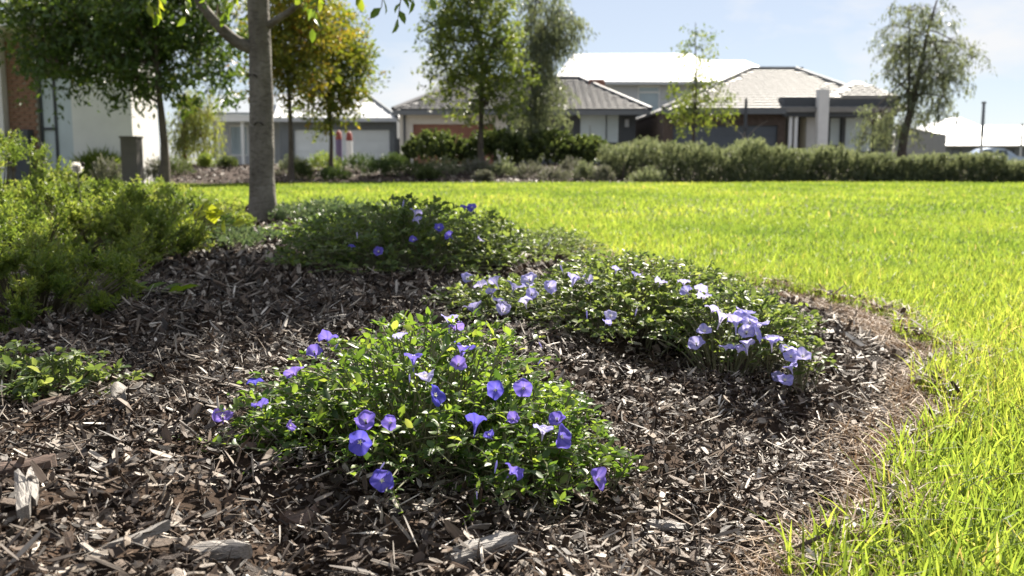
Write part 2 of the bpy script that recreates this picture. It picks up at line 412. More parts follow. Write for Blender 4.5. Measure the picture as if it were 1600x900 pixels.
# ================================================================== SETTING
def grid_mesh(xs, ys, zf, keep=None):
    X, Y = np.meshgrid(xs, ys); Z = zf(X.ravel(), Y.ravel())
    V = np.stack([X.ravel(), Y.ravel(), Z], -1)
    nx = len(xs); i, j = np.meshgrid(np.arange(nx - 1), np.arange(len(ys) - 1))
    q = (j * nx + i).ravel()
    F = np.stack([q, q + 1, q + nx + 1, q + nx], -1)
    if keep is not None:
        c = V[F].mean(1); F = F[keep(c[:, 0], c[:, 1])]
        used = np.unique(F); remap = np.full(len(V), -1); remap[used] = np.arange(len(used)); V = V[used]; F = remap[F]
    a = Acc(); a.add(V, F); return a

a = Acc(); a.add([(-1500, -300, -.06), (1500, -300, -.06), (1500, 2500, -.06), (-1500, 2500, -.06)], np.array([(0, 1, 2, 3)]))
tag(a.obj('ground', M['earth']), kind='structure')
far_x = np.arange(-40, 60, .8)
FAR_EDGE = lambda x: 24.5 + .8 * np.sin(x * .21) + .3 * np.sin(x * .9) + np.where(x > 6, .25 * (x - 6) * 0.4, 0)
lawn = grid_mesh(np.concatenate([np.arange(-14, -2, .5), np.arange(-2, 3, .1), np.arange(3, 22, .5)]), np.concatenate([np.arange(-1.5, 9.6, .1), np.arange(9.6, 27.5, .4)]),
                 lambda x, y: np.where(bed_dist(x, y) > -.03, -.05, .0) + .02 * np.sin(x * .7) * np.sin(y * .5), lambda x, y: bed_dist(x, y) < .12)
tag(lawn.obj('lawn', M['soil'], smoothf=True), kind='structure')
bed = grid_mesh(np.concatenate([np.arange(-8.2, -2, .12), np.arange(-2, 1.6, .03)]), np.concatenate([np.arange(-1.0, .6, .1), np.arange(.6, 4.5, .03), np.arange(4.5, 9.6, .08)]),
                lambda x, y: H(x, y) * 1.0 - .006 + np.where(bed_dist(x, y) < 0, -.028, 0), lambda x, y: bed_dist(x, y) > -.06)
BEDOBJ = tag(bed.obj('mulch_bed', M['mulch'], smoothf=True), kind='structure')

def FH(x, y):
    """far garden bed: a long low mound behind the lawn"""
    e = FAR_EDGE(x)
    return .42 * smooth(0, 5.5, y - e) * smooth(0, 3.0, (e + 13.5) - y) + .02 * np.sin(x * 3 + y * 2)
fb = grid_mesh(far_x, np.arange(23, 40, .35), lambda x, y: FH(x, y) - .03 * (y < FAR_EDGE(x)), lambda x, y: (y > FAR_EDGE(x) - .3) & (y < FAR_EDGE(x) + 13.6))
FARBED = tag(fb.obj('garden_bed', M['far_mulch'], smoothf=True), kind='structure')
a = Acc(); a.box(-60, 90, 38.9, 41.9, -.055, .0)
tag(a.obj('footpath', M['concrete']), kind='structure')

# ================================================================== HOUSES
def wall_holes(acc, x0, x1, y0, y1, z0, z1, holes):
    """a wall slab split round rectangular openings (xa, xb, za, zb)"""
    xs = sorted({x0, x1, *[h[0] for h in holes], *[h[1] for h in holes]})
    for xa, xb in zip(xs[:-1], xs[1:]):
        hs = sorted([(h[2], h[3]) for h in holes if h[0] <= xa + 1e-6 and h[1] >= xb - 1e-6])
        z = z0
        for za, zb in hs:
            if za > z + 1e-6: acc.box(xa, xb, y0, y1, z, za)
            z = zb
        if z1 > z + 1e-6: acc.box(xa, xb, y0, y1, z, z1)
def window(parent, x0, x1, z0, z1, Y, frame_mat, pane_mat, mullions=(), fw=.06, transom=None):
    f = Acc()
    f.box(x0, x1, Y - .02, Y + .06, z0, z0 + fw); f.box(x0, x1, Y - .02, Y + .06, z1 - fw, z1)
    f.box(x0, x0 + fw, Y - .02, Y + .06, z0 + fw, z1 - fw); f.box(x1 - fw, x1, Y - .02, Y + .06, z0 + fw, z1 - fw)
    for mx in mullions: f.box(mx - fw / 2, mx + fw / 2, Y - .018, Y + .058, z0 + fw, z1 - fw)
    if transom: f.box(x0 + fw, x1 - fw, Y - .016, Y + .056, transom - fw / 2, transom + fw / 2)
    w = child(parent, 'window', f, frame_mat)
    xs = [x0 + fw] + [m for m in mullions] + [x1 - fw]
    for xa, xb in zip(xs[:-1], xs[1:]):
        zs = [z0 + fw, z1 - fw] if not transom else [z0 + fw, transom, z1 - fw]
        for za, zb in zip(zs[:-1], zs[1:]):
            p = Acc(); p.box(xa, xb, Y + .02, Y + .035, za, zb)
            child(w, 'pane', p, pane_mat)
    return w
def garage(parent, x0, x1, z1, Y, mat, rows=4):
    h = (z1 - .02) / rows; first = None
    for r_ in range(rows):
        p = Acc(); p.box(x0, x1, Y, Y + .05, .02 + r_ * h + .004, .02 + (r_ + 1) * h - .004)
        if first is None:
            p.box(x0, x1, Y + .052, Y + .06, .02, z1)
            first = child(parent, 'garage_door', p, mat)
        else: child(first, 'door_panel', p, mat)
    return first
def roof_face(acc, poly, th=.12):
    P = np.array(poly, float); n = np.cross(P[1] - P[0], P[2] - P[0]); n /= np.linalg.norm(n)
    if n[2] < 0: P = P[::-1]; n = -n
    k = len(P); V = np.concatenate([P, P - n * th])
    F = [np.array([list(range(k))]), np.array([list(range(2 * k - 1, k - 1, -1))])]
    F.append(np.array([(i, i + k, (i + 1) % k + k, (i + 1) % k) for i in range(k)]))
    acc.add(V, F)
def tile_mesh(mat, w, l):
    a = Acc(); n = 7; xs = np.linspace(-w / 2, w / 2, n); zs = .005 * np.cos(xs / w * 4 * math.pi) + .014; zs[0] = zs[-1] = .004
    V = [(x, 0, z + .065) for x, z in zip(xs, zs)] + [(x, l * 1.06, z) for x, z in zip(xs, zs)] + [(x, 0, -.01) for x in xs]
    F = [(i, i + 1, n + i + 1, n + i) for i in range(n - 1)] + [(2 * n + i, 2 * n + i + 1, i + 1, i) for i in range(n - 1)]
    a.add(V, np.array(F)); return a.mesh('roof_tile', mat)
def tiles(roof, poly, mat, w=.34, l=.36, limit=300, order=None):
    """lay single tiles over a roof plane given as (eave_l, eave_r, ridge_r, ridge_l)"""
    P = [Vector(p) for p in poly]
    ex = (P[1] - P[0]).normalized(); n = ex.cross(P[3] - P[0]).normalized()
    if n.z < 0: n = -n
    ey = n.cross(ex)
    if ey.z < 0: ey = -ey
    loc = [((p - P[0]).dot(ex), (p - P[0]).dot(ey)) for p in P]
    Lr = loc[2][1]; spots = []
    for r_ in range(int(Lr / l)):
        y = r_ * l; t = (y + l * .6) / Lr
        xa = loc[0][0] + (loc[3][0] - loc[0][0]) * t; xb = loc[1][0] + (loc[2][0] - loc[1][0]) * t
        c = int((xb - xa) / w)
        x0 = math.ceil(xa / w) * w + (w / 2)
        for k in range(c):
            x = x0 + k * w
            if x + w / 2 > xb + .05: break
            spots.append(P[0] + ex * x + ey * y + n * .012)
    me = tile_mesh(mat, w * .985, l)
    if order: spots.sort(key=order)
    rot = Matrix((ex, ey, n)).transposed().to_4x4()
    for s in spots[:limit]: place('roof_tile', me, roof, Matrix.Translation(s) @ rot)
    if len(spots) > limit:
        T = np.array([v.co[:] for v in me.vertices]); F = [np.array([p.vertices[:] for p in me.polygons])]
        r3 = np.array(rot.to_3x3()); acc = Acc(); k = len(spots) - limit
        acc.inst(T, F, np.array([s[:] for s in spots[limit:]]), np.tile(r3, (k, 1, 1)), np.full(k, .5))
        child(roof, 'tile_field', acc, mat, kind='stuff')

M['cream'] = solid('cream', (.58, .55, .50), .85, .3, .05)
M['white_wall'] = solid('white_wall', (.72, .71, .69), .85, .3, .05)
M['light_grey'] = solid('light_grey', (.48, .50, .53), .85, .3, .05)
M['dark_grey'] = solid('dark_grey', (.075, .082, .092), .7, .4, .08)
M['mid_grey'] = solid('mid_grey', (.16, .175, .19), .75, .4, .06)
M['white_paint'] = solid('white_paint', (.80, .80, .79), .5, .4, .03)
M['white_metal_roof'] = solid('white_metal_roof', (.62, .63, .64), .38, .6, .06, 2)
M['grey_metal_roof'] = solid('grey_metal_roof', (.28, .31, .34), .45, .5, .06, 2)
M['dark_tile'] = solid('dark_tile', (.115, .115, .12), .45, .5, .2, 1.5)
M['pale_tile'] = solid('pale_tile', (.25, .248, .243), .65, .3, .15, 1.5)
M['brown_door'] = solid('brown_door', (.22, .095, .06), .5, .4, .1)
M['white_door'] = solid('white_door', (.70, .74, .76), .5, .4, .03)
M['charcoal_door'] = solid('charcoal_door', (.09, .105, .125), .5, .4, .06)
M['brick_dark'] = solid('brick_dark', (.095, .072, .06), .85, .3, .25, 6)
M['brick'] = solid('brick', (.27, .155, .105), .88, .25, .35, 4.3, .3)
M['mortar'] = solid('mortar', (.42, .38, .33), .95, .2, .1)
M['blind'] = glassmat('blind', (.55, .63, .66), .25)
M['glass_blue'] = glassmat('glass_blue', (.34, .42, .47), .12)
M['glass_dark'] = glassmat('glass_dark', (.06, .075, .09), .06)
M['brown_post'] = solid('brown_post', (.17, .075, .04), .7, .3, .15)
M['fence_grey'] = solid('fence_grey', (.17, .175, .185), .7, .35, .1)
M['gutter'] = solid('gutter', (.13, .14, .15), .5, .4, .05)

# ---- tiled house with the brown garage door (centre)
Y0 = 45.0
hD = empty('tiled_house', (hx(820, Y0), Y0, 0), 'single storey house with dark tiled hip roof and brown garage door', 'house')
gx0, gx1, gz = hx(645, Y0), hx(772, Y0), hz(194, Y0)
wx0, wx1, wz0, wz1 = hx(906, Y0), hx(970, Y0), hz(224, Y0), hz(171, Y0)
sx = hx(792, Y0)
a = Acc(); wall_holes(a, hx(624, Y0), sx, Y0, Y0 + .25, 0, hz(172, Y0), [(gx0, gx1, 0, gz)])
a.box(hx(624, Y0), hx(624, Y0) + .25, Y0 + .252, Y0 + 10, 0, hz(172, Y0)); child(hD, 'garage_wall', a, M['cream'])
a = Acc(); wall_holes(a, sx + .003, hx(995, Y0), Y0 + .4, Y0 + .65, 0, hz(170, Y0), [(wx0, wx1, wz0, wz1)])
a.box(hx(995, Y0) - .25, hx(995, Y0), Y0 + .653, Y0 + 10, 0, hz(170, Y0)); child(hD, 'front_wall', a, M['dark_grey'])
garage(hD, gx0, gx1, gz, Y0 + .12, M['brown_door'], 5)
window(hD, wx0, wx1, wz0, wz1, Y0 + .45, M['dark_grey'], M['blind'], (hx(949, Y0),), .05)
ez = hz(172, Y0 - .4); ex0, ex1 = hx(616, Y0), hx(1014, Y0)
rY = Y0 + 5.2; rz = hz(124, rY); rx0, rx1 = hx(735, rY), hx(905, rY)
fr = [(ex0, Y0 - .5, ez), (ex1, Y0 - .5, ez), (rx1, rY, rz), (rx0, rY, rz)]
a = Acc(); roof_face(a, fr); roof_face(a, [(ex1, Y0 - .5, ez), (ex1, Y0 + 11, ez), (rx1, rY, rz)]); roof_face(a, [(ex0, Y0 + 11, ez), (ex0, Y0 - .5, ez), (rx0, rY, rz)])
roof_face(a, [(ex1, Y0 + 11, ez), (ex0, Y0 + 11, ez), (rx0, rY, rz), (rx1, rY, rz)])
rf = child(hD, 'roof', a, M['dark_tile'])
tiles(rf, fr, M['dark_tile'], order=lambda s: -s.x)
a = Acc(); a.tube([(ex1, Y0 - .5, ez + .05), (rx1, rY, rz + .06)], .1, 6); child(rf, 'hip_cap', a, M['dark_tile'])
a = Acc(); a.tube([(ex0, Y0 - .5, ez + .05), (rx0, rY, rz + .06)], .1, 6); child(rf, 'hip_cap', a, M['dark_tile'])
a = Acc(); a.tube([(rx0, rY, rz + .06), (rx1, rY, rz + .06)], .1, 6); child(rf, 'ridge_cap', a, M['dark_tile'])
a = Acc(); a.box(ex0, ex1, Y0 - .62, Y0 - .5, ez - .22, ez - .02); child(hD, 'gutter', a, M['gutter'])
a = Acc(); a.tube([(hx(632, Y0), Y0 - .08, 0), (hx(632, Y0), Y0 - .08, ez - .2)], .05, 8); child(hD, 'downpipe', a, M['dark_grey'])
ac = Acc(); cxx = hx(933, Y0 + 4.4); zc = hz(134, Y0 + 4.4)
ac.add([(cxx - .55, Y0 + 4, zc - .5), (cxx + .5, Y0 + 4, zc - .6), (cxx + .5, Y0 + 4.9, zc - .5), (cxx - .55, Y0 + 4.9, zc - .5), (cxx - .42, Y0 + 4.1, zc + .28), (cxx + .3, Y0 + 4.1, zc + .28), (cxx + .3, Y0 + 4.8, zc + .28), (cxx - .42, Y0 + 4.8, zc + .28)],
       np.array([(4, 5, 6, 7), (0, 1, 5, 4), (1, 2, 6, 5), (2, 3, 7, 6), (3, 0, 4, 7)])); child(hD, 'roof_cooler', ac, M['brown_door'])
a = Acc(); a.box(hx(978, Y0), hx(984, Y0), Y0 + .3, Y0 + .397, hz(198, Y0), hz(186, Y0)); child(hD, 'wall_lamp', a, M['light_grey'])

# ---- grey house with white metal roof and white garage door
Y0 = 50.0
hC = empty('metal_roof_house', (hx(535, Y0), Y0, 0), 'grey house with pale ribbed metal roof and white garage door', 'house')
gx0, gx1, gz = hx(459, Y0), hx(608, Y0), hz(203, Y0)
zt = hz(184, Y0)
a = Acc(); wall_holes(a, hx(436, Y0), hx(620, Y0), Y0, Y0 + .25, 0, zt, [(gx0, gx1, 0, gz)]); a.box(hx(620, Y0) - .25, hx(620, Y0), Y0 + .253, Y0 + 9, 0, zt)
child(hC, 'wall', a, M['mid_grey'])
garage(hC, gx0, gx1, gz, Y0 + .1, M['white_door'], 4)
ez = hz(184, Y0 - .4); ex0, ex1 = hx(430, Y0), hx(622, Y0); rY = Y0 + 5; rz = hz(146, rY); rx0, rx1 = hx(440, rY), hx(570, rY)
a = Acc(); roof_face(a, [(ex0, Y0 - .5, ez), (ex1, Y0 - .5, ez), (rx1, rY, rz), (rx0, rY, rz)]); roof_face(a, [(ex1, Y0 - .5, ez), (ex1, Y0 + 10, ez), (rx1, rY, rz)])
roof_face(a, [(ex1, Y0 + 10, ez), (ex0, Y0 + 10, ez), (rx0, rY, rz), (rx1, rY, rz)])
rf = child(hC, 'roof', a, M['white_metal_roof'])
x = ex0 + .2
while x < ex1:
    t = min(1, (ex1 - x) / (ex1 - rx1)) if x > rx1 else 1
    b = Acc(); y1 = Y0 - .5 + (rY - Y0 + .5) * t; z1 = ez + (rz - ez) * t
    b.tube([(x, Y0 - .5, ez + .02), (x, y1, z1 + .02)], .03, 4); child(rf, 'roof_rib', b, M['white_metal_roof']); x += .55
a = Acc(); a.tube([(ex1, Y0 - .5, ez + .03), (rx1, rY, rz + .04)], .11, 6); child(rf, 'hip_cap', a, M['mid_grey'])
a = Acc(); a.box(ex0, ex1, Y0 - .62, Y0 - .5, ez - .2, ez - .02); child(hC, 'gutter', a, M['light_grey'])
a = Acc(); a.tube([(hx(616, Y0), Y0 - .08, 0), (hx(616, Y0), Y0 - .08, ez - .2)], .05, 8); child(hC, 'downpipe', a, M['mid_grey'])

# ---- pale house with white porch posts
Y0 = 53.0
hB = empty('porch_house', (hx(370, Y0), Y0, 0), 'pale rendered house with white porch posts, behind the thick foreground trunk', 'house')
a = Acc(); zt = hz(188, Y0); wx0, wx1, wz0, wz1 = hx(344, Y0), hx(374, Y0), hz(243, Y0), hz(194, Y0)
wall_holes(a, hx(318, Y0), hx(436, Y0) - .05, Y0 + 1.6, Y0 + 1.85, 0, zt, [(wx0, wx1, wz0, wz1), (hx(383, Y0), hx(410, Y0), wz0, wz1)]); child(hB, 'wall', a, M['light_grey'])
window(hB, wx0, wx1, wz0, wz1, Y0 + 1.65, M['white_paint'], M['glass_blue'], (), .07); window(hB, hx(383, Y0), hx(410, Y0), wz0, wz1, Y0 + 1.65, M['white_paint'], M['glass_blue'], (), .07)
for px in (340, 378, 425):
    b = Acc(); b.box(hx(px - 2.5, Y0), hx(px + 2.5, Y0), Y0, Y0 + .17, 0, hz(190, Y0)); child(hB, 'post', b, M['white_paint'])
a = Acc(); a.box(hx(322, Y0), hx(434, Y0), Y0 - .2, Y0 + .3, hz(190, Y0), hz(180, Y0)); child(hB, 'fascia', a, M['white_paint'])
a = Acc(); ez = hz(180, Y0); rY = Y0 + 4.5; rz = hz(148, rY)
roof_face(a, [(hx(318, Y0), Y0 - .3, ez + .13), (hx(434, Y0), Y0 - .3, ez + .13), (hx(434, Y0), rY, rz), (hx(345, rY), rY, rz)])
roof_face(a, [(hx(318, Y0), Y0 + 9, ez), (hx(318, Y0), Y0 - .3, ez + .13), (hx(345, rY), rY, rz)]); child(hB, 'roof', a, M['grey_metal_roof'])

# ---- two storey house behind
Y0 = 63.0
hE = empty('two_storey_house', (hx(1010, Y0), Y0, 0), 'two storey house with broad white roof rising behind the tiled roofs', 'house')
zt = hz(128, Y0); wx0, wx1, wz0, wz1 = hx(996, Y0), hx(1031, Y0), hz(186, Y0), hz(134, Y0)
a = Acc(); wall_holes(a, hx(870, Y0), hx(1180, Y0), Y0, Y0 + .3, 0, zt, [(wx0, wx1, wz0, wz1)]); child(hE, 'wall', a, M['light_grey'])
window(hE, wx0, wx1, wz0, wz1, Y0 + .1, M['white_paint'], M['glass_blue'], (), .09, transom=hz(144, Y0))
a = Acc(); a.box(hx(993, Y0), hx(1034, Y0), Y0 - .1, Y0 - .003, hz(202, Y0), hz(188, Y0)); child(hE, 'window_hood', a, M['mid_grey'])
ez = hz(127, Y0 - .6); rY = Y0 + 6; rz = hz(84, rY); a = Acc(); e0, e1 = hx(862, Y0), hx(1190, Y0); r0, r1 = hx(895, rY), hx(1075, rY)
roof_face(a, [(e0, Y0 - .6, ez), (e1, Y0 - .6, ez), (r1, rY, rz), (r0, rY, rz)]); roof_face(a, [(e1, Y0 - .6, ez), (e1, Y0 + 12, ez), (r1, rY, rz)]); roof_face(a, [(e0, Y0 + 12, ez), (e0, Y0 - .6, ez), (r0, rY, rz)])
q0, q1 = hx(1080, rY), hx(1165, rY); z2 = hz(92, rY)
roof_face(a, [(hx(1060, Y0), Y0 + .6, ez + .25), (hx(1238, Y0), Y0 + .6, ez + .25), (q1, rY + 1, z2), (q0 - 1, rY + 1, z2)])
roof_face(a, [(hx(1238, Y0), Y0 + .6, ez + .25), (hx(1238, Y0), Y0 + 12, ez), (q1, rY + 1, z2)])
rf = child(hE, 'roof', a, M['white_metal_roof'])
a = Acc(); a.box(e0, e1, Y0 - .72, Y0 - .6, ez - .2, ez - .02); child(hE, 'gutter', a, M['light_grey'])

# ---- pale tiled house with porch
Y0 = 43.0
hF = empty('porch_tiled_house', (hx(1220, Y0), Y0, 0), 'brick house with pale tiled roof, dark porch band and white pillar', 'house')
gx0, gx1, gz = hx(1052, Y0), hx(1216, Y0), hz(196, Y0); zt = hz(170, Y0)
a = Acc(); wall_holes(a, hx(1037, Y0), hx(1228, Y0), Y0, Y0 + .25, 0, zt, [(gx0, gx1, 0, gz)]); a.box(hx(1037, Y0), hx(1037, Y0) + .25, Y0 + .253, Y0 + 10, 0, zt)
child(hF, 'garage_wall', a, M['brick_dark'])
garage(hF, gx0, gx1, gz, Y0 + .12, M['charcoal_door'], 5)
a = Acc(); Yp = Y0 + 1.4; holes = [(hx(1250, Yp), hx(1264, Yp), 0, hz(186, Yp)), (hx(1297, Yp), hx(1316, Yp), hz(228, Yp), hz(182, Yp)), (hx(1321, Yp), hx(1366, Yp), hz(238, Yp), hz(182, Yp))]
wall_holes(a, hx(1230, Yp), hx(1396, Yp), Yp, Yp + .25, 0, hz(165, Yp), holes); child(hF, 'front_wall', a, M['dark_grey'])
b = Acc(); b.box(holes[0][0], holes[0][1], Yp + .1, Yp + .16, .02, hz(186, Yp)); dr = child(hF, 'door', b, M['charcoal_door'])
b = Acc(); b.tube([(holes[0][1] - .12, Yp + .06, .9), (holes[0][1] - .12, Yp + .06, 1.3)], .02, 6); child(dr, 'door_handle', b, M['light_grey'])
for h in holes[1:]: window(hF, *h, Yp + .1, M['dark_grey'], M['blind'], (), .05)
a = Acc(); a.box(hx(1221, Y0), hx(1398, Y0), Y0 - .3, Y0 + 1.2, hz(182, Y0 - .3), hz(152, Y0 - .3)); child(hF, 'porch_band', a, M['dark_grey'])
a = Acc(); a.box(hx(1277, Y0 - .6), hx(1293, Y0 - .6), Y0 - .75, Y0 - .303, 0, hz(139, Y0 - .6)); child(hF, 'pillar', a, M['white_wall'])
a = Acc(); a.box(hx(1264, Y0), hx(1277, Y0), Y0 + .3, Yp - .003, 0, hz(183, Y0)); child(hF, 'side_wall', a, M['white_wall'])
for px in (1234, 1242.5):
    b = Acc(); b.box(hx(px - 2.4, Y0), hx(px + 2.4, Y0), Y0 - .2, Y0 - .05, 0, hz(182, Y0)); child(hF, 'post', b, M['white_paint'])
ez = hz(171, Y0 - .4); e0, e1 = hx(1033, Y0), hx(1408, Y0); rY = Y0 + 6; rz = hz(109, rY); r0, r1 = hx(1172, rY), hx(1240, rY)
fr = [(e0, Y0 - .5, ez), (e1, Y0 - .5, ez + .0), (r1, rY, rz), (r0, rY, rz)]
fr[0] = (e0, Y0 - .5, ez); a = Acc()
roof_face(a, fr); roof_face(a, [(e0, Y0 + 12, ez), (e0, Y0 - .5, ez), (r0, rY, rz)]); roof_face(a, [(e1, Y0 - .5, ez), (e1, Y0 + 12, ez), (r1, rY, rz)])
rf = child(hF, 'roof', a, M['pale_tile'])
tiles(rf, fr, M['pale_tile'], w=.40, l=.42, order=lambda s: -s.z * 0 + abs(s.x - hx(1190, Y0)))
for p, q in (((e0, Y0 - .5, ez), (r0, rY, rz)), ((e1, Y0 - .5, ez), (r1, rY, rz))):
    a = Acc(); a.tube([np.array(p) + [0, 0, .05], np.array(q) + [0, 0, .06]], .1, 6); child(rf, 'hip_cap', a, M['pale_tile'])
a = Acc(); a.tube([(r0, rY, rz + .06), (r1, rY, rz + .06)], .1, 6); child(rf, 'ridge_cap', a, M['pale_tile'])
# the lower front gable over the porch
gz0 = hz(152, Y0 - .3) + .01; ga = (hx(1296, Y0), Y0 - .35, gz0); gb = (hx(1400, Y0), Y0 - .35, gz0); gc = (hx(1340, Y0 + 2.6), Y0 + 2.6, hz(127, Y0 + 2.6)); gd = (hx(1330, Y0 + 2.6), Y0 + 2.6, hz(127, Y0 + 2.6))
a = Acc(); roof_face(a, [ga, gb, gc, gd], .08); roof_face(a, [ga, gd, (hx(1296, Y0), Y0 + 4, gz0)], .08); roof_face(a, [gb, (hx(1400, Y0), Y0 + 4, gz0), gc], .08)
pr = child(hF, 'porch_roof', a, M['pale_tile']); tiles(pr, [ga, gb, gc, gd], M['pale_tile'], w=.40, l=.42)
a = Acc(); a.box(e0, hx(1222, Y0), Y0 - .62, Y0 - .5, ez - .2, ez - .02); child(hF, 'gutter', a, M['gutter'])
a = Acc(); Ys = rY + 2; a.box(hx(1181, Ys), hx(1253, Ys), Ys, Ys + 1.2, hz(125, Ys), hz(105, Ys)); child(hF, 'roof_plant_box', a, M['dark_grey'])

# ---- house at the left with brick pier
Y0 = 24.0
hA = empty('brick_pier_house', (hx(120, Y0), Y0, 0), 'white rendered house with brown brick pier and tall windows at left', 'house')
X = lambda p: hx(p, Y0)
Z = lambda p: hz(p, Y0)
ztop = Z(52)
a = Acc(); a.box(X(-90), X(15), Y0 - .3, Y0 + .2, 0, ztop); child(hA, 'white_pier', a, M['white_wall'])
a = Acc(); a.box(X(15) + .003, X(60), Y0 - .02, Y0 + .2, 0, ztop); bw = child(hA, 'brick_wall', a, M['mortar'])
bl, bh, gap = .24, .078, .012
row = 0; z = .3
bme = Acc(); bme.box(-bl / 2, bl / 2, -.02, .02, -bh / 2, bh / 2); bme = bme.mesh('brick', M['brick'])
while z + bh < Z(62):
    x = X(15) + .01 + (0 if row % 2 == 0 else -bl / 2); x = x + bl / 2
    while x - bl / 2 < X(60) - .02:
        xa, xb = max(x - bl / 2, X(15) + .008), min(x + bl / 2, X(60) - .004)
        if xb - xa > .04:
            sc = (xb - xa) / bl
            place('brick', bme, bw, Matrix.Translation(((xa + xb) / 2, Y0 - .03 - random.random() * .004, z + bh / 2)) @ Matrix.Diagonal((sc, 1, 1, 1)))
        x += bl + gap
    z += bh + gap; row += 1
a = Acc(); a.box(X(30), X(53), Y0 - .35, Y0 - .06, 0, Z(203)); child(hA, 'pier_base', a, M['dark_grey'])
wz0, wz1 = .12, Z(118)
window(hA, X(60), X(130), wz0, wz1, Y0 + .1, M['dark_grey'], M['blind'], (X(84),), .06, transom=None)
a = Acc(); a.box(X(61.5), X(83), Y0 + .06, Y0 + .115, Z(203), Z(199)); child(hA, 'window_bar', a, M['dark_grey'])
a = Acc(); a.box(X(60) + .003, X(130), Y0 + .02, Y0 + .2, wz1 + .003, ztop); child(hA, 'lintel_wall', a, M['brick_dark'])
a = Acc(); a.box(X(130) + .003, X(138), Y0 - .05, Y0 + .1, 0, ztop); child(hA, 'post', a, M['brown_post'])
xr = hx(206, Y0 - .9); yb_ = xr / ((246 - 800) / FPX) * 1.0134
a = Acc(); a.box(X(138) + .003, xr, Y0 - .9, yb_, 0, ztop - .05); child(hA, 'render_wall', a, M['white_wall'])
a = Acc(); a.box(X(-120), xr + .25, Y0 - 1.3, yb_ + .3, ztop + .003, ztop + .36); child(hA, 'fascia', a, M['white_paint'])
rz = ztop + .36
a = Acc(); roof_face(a, [(X(-120), Y0 - 1.4, rz + .13), (xr + .35, Y0 - 1.4, rz + .13), (xr - 1.2, Y0 + .3, rz + .8), (X(-120), Y0 + .3, rz + .8)]); roof_face(a, [(xr + .35, Y0 - 1.4, rz + .13), (xr + .35, yb_ + .4, rz + .13), (xr - 1.2, Y0 + .3, rz + .8)])
child(hA, 'roof', a, M['grey_metal_roof'])

# ---- far white-roofed house at right, fence, poles, car
Y0 = 88.0
hG = empty('far_house', (hx(1560, Y0), Y0, 0), 'distant low house with glaring white roof at far right', 'house')
a = Acc(); wall_holes(a, hx(1478, Y0), hx(1680, Y0), Y0, Y0 + .3, 0, hz(227, Y0), [(hx(1490, Y0), hx(1506, Y0), 0.9, hz(233, Y0)), (hx(1560, Y0), hx(1588, Y0), 0.9, hz(233, Y0))]); child(hG, 'wall', a, M['mid_grey'])
for p in ((1490, 1506), (1560, 1588)): window(hG, hx(p[0], Y0), hx(p[1], Y0), .9, hz(233, Y0), Y0 + .1, M['dark_grey'], M['glass_dark'], (), .07)
a = Acc(); ez = hz(227, Y0); e0, e1 = hx(1474, Y0), hx(1690, Y0); rY = Y0 + 6; rz = hz(196, rY); r0, r1 = hx(1512, rY), hx(1640, rY)
roof_face(a, [(e0, Y0 - .6, ez), (e1, Y0 - .6, ez), (r1, rY, rz), (r0, rY, rz)]); roof_face(a, [(e0, Y0 + 12, ez), (e0, Y0 - .6, ez), (r0, rY, rz)]); child(hG, 'roof', a, M['white_metal_roof'])
Y0 = 104.0
hH = empty('farther_house', (hx(1490, Y0), Y0, 0), 'farthest house, its white hipped roof peeking over the lower white roof', 'house')
a = Acc(); a.box(hx(1440, Y0), hx(1560, Y0), Y0, Y0 + 10, 0, hz(212, Y0)); child(hH, 'wall', a, M['cream'])
a = Acc(); ez = hz(212, Y0); e0, e1 = hx(1436, Y0), hx(1566, Y0); rY = Y0 + 5; rz = hz(184, rY); r0, r1 = hx(1484, rY), hx(1500, rY)
roof_face(a, [(e0, Y0 - .6, ez), (e1, Y0 - .6, ez), (r1, rY, rz), (r0, rY, rz)]); roof_face(a, [(e0, Y0 + 11, ez), (e0, Y0 - .6, ez), (r0, rY, rz)]); roof_face(a, [(e1, Y0 - .6, ez), (e1, Y0 + 11, ez), (r1, rY, rz)]); rf = child(hH, 'roof', a, M['white_metal_roof'])
a = Acc(); a.tube([(hx(1489, rY), rY - 1, rz - .6), (hx(1489, rY), rY - 1, rz + .5)], .12, 8); child(rf, 'vent_pipe', a, M['gutter'])

fn = empty('paling_fence', (hx(1440, 48), 48, 0), 'grey metal side fence running back beside the tiled house', 'fence')
p0 = np.array([hx(1400, 46), 46.0]); p1 = np.array([hx(1479, 62), 62.0]); nf = 26
for k in range(nf):
    t0, t1 = k / nf, (k + .93) / nf; q0 = p0 + (p1 - p0) * t0; q1 = p0 + (p1 - p0) * t1; nrm = np.array([p1[1] - p0[1], -(p1[0] - p0[0])]); nrm /= np.linalg.norm(nrm)
    V = []
    for q in (q0, q0 + nrm * .04, q1 + nrm * .04, q1): V += [(q[0], q[1], .05), (q[0], q[1], 2.15)]
    b = Acc(); b.add(V, np.array([(0, 2, 3, 1), (2, 4, 5, 3), (4, 6, 7, 5), (6, 0, 1, 7), (1, 3, 5, 7)])); child(fn, 'fence_panel', b, M['fence_grey'])
b = Acc(); b.tube([(p0[0], p0[1], 2.2), (p1[0], p1[1], 2.2)], .045, 4); child(fn, 'top_rail', b, M['fence_grey'])

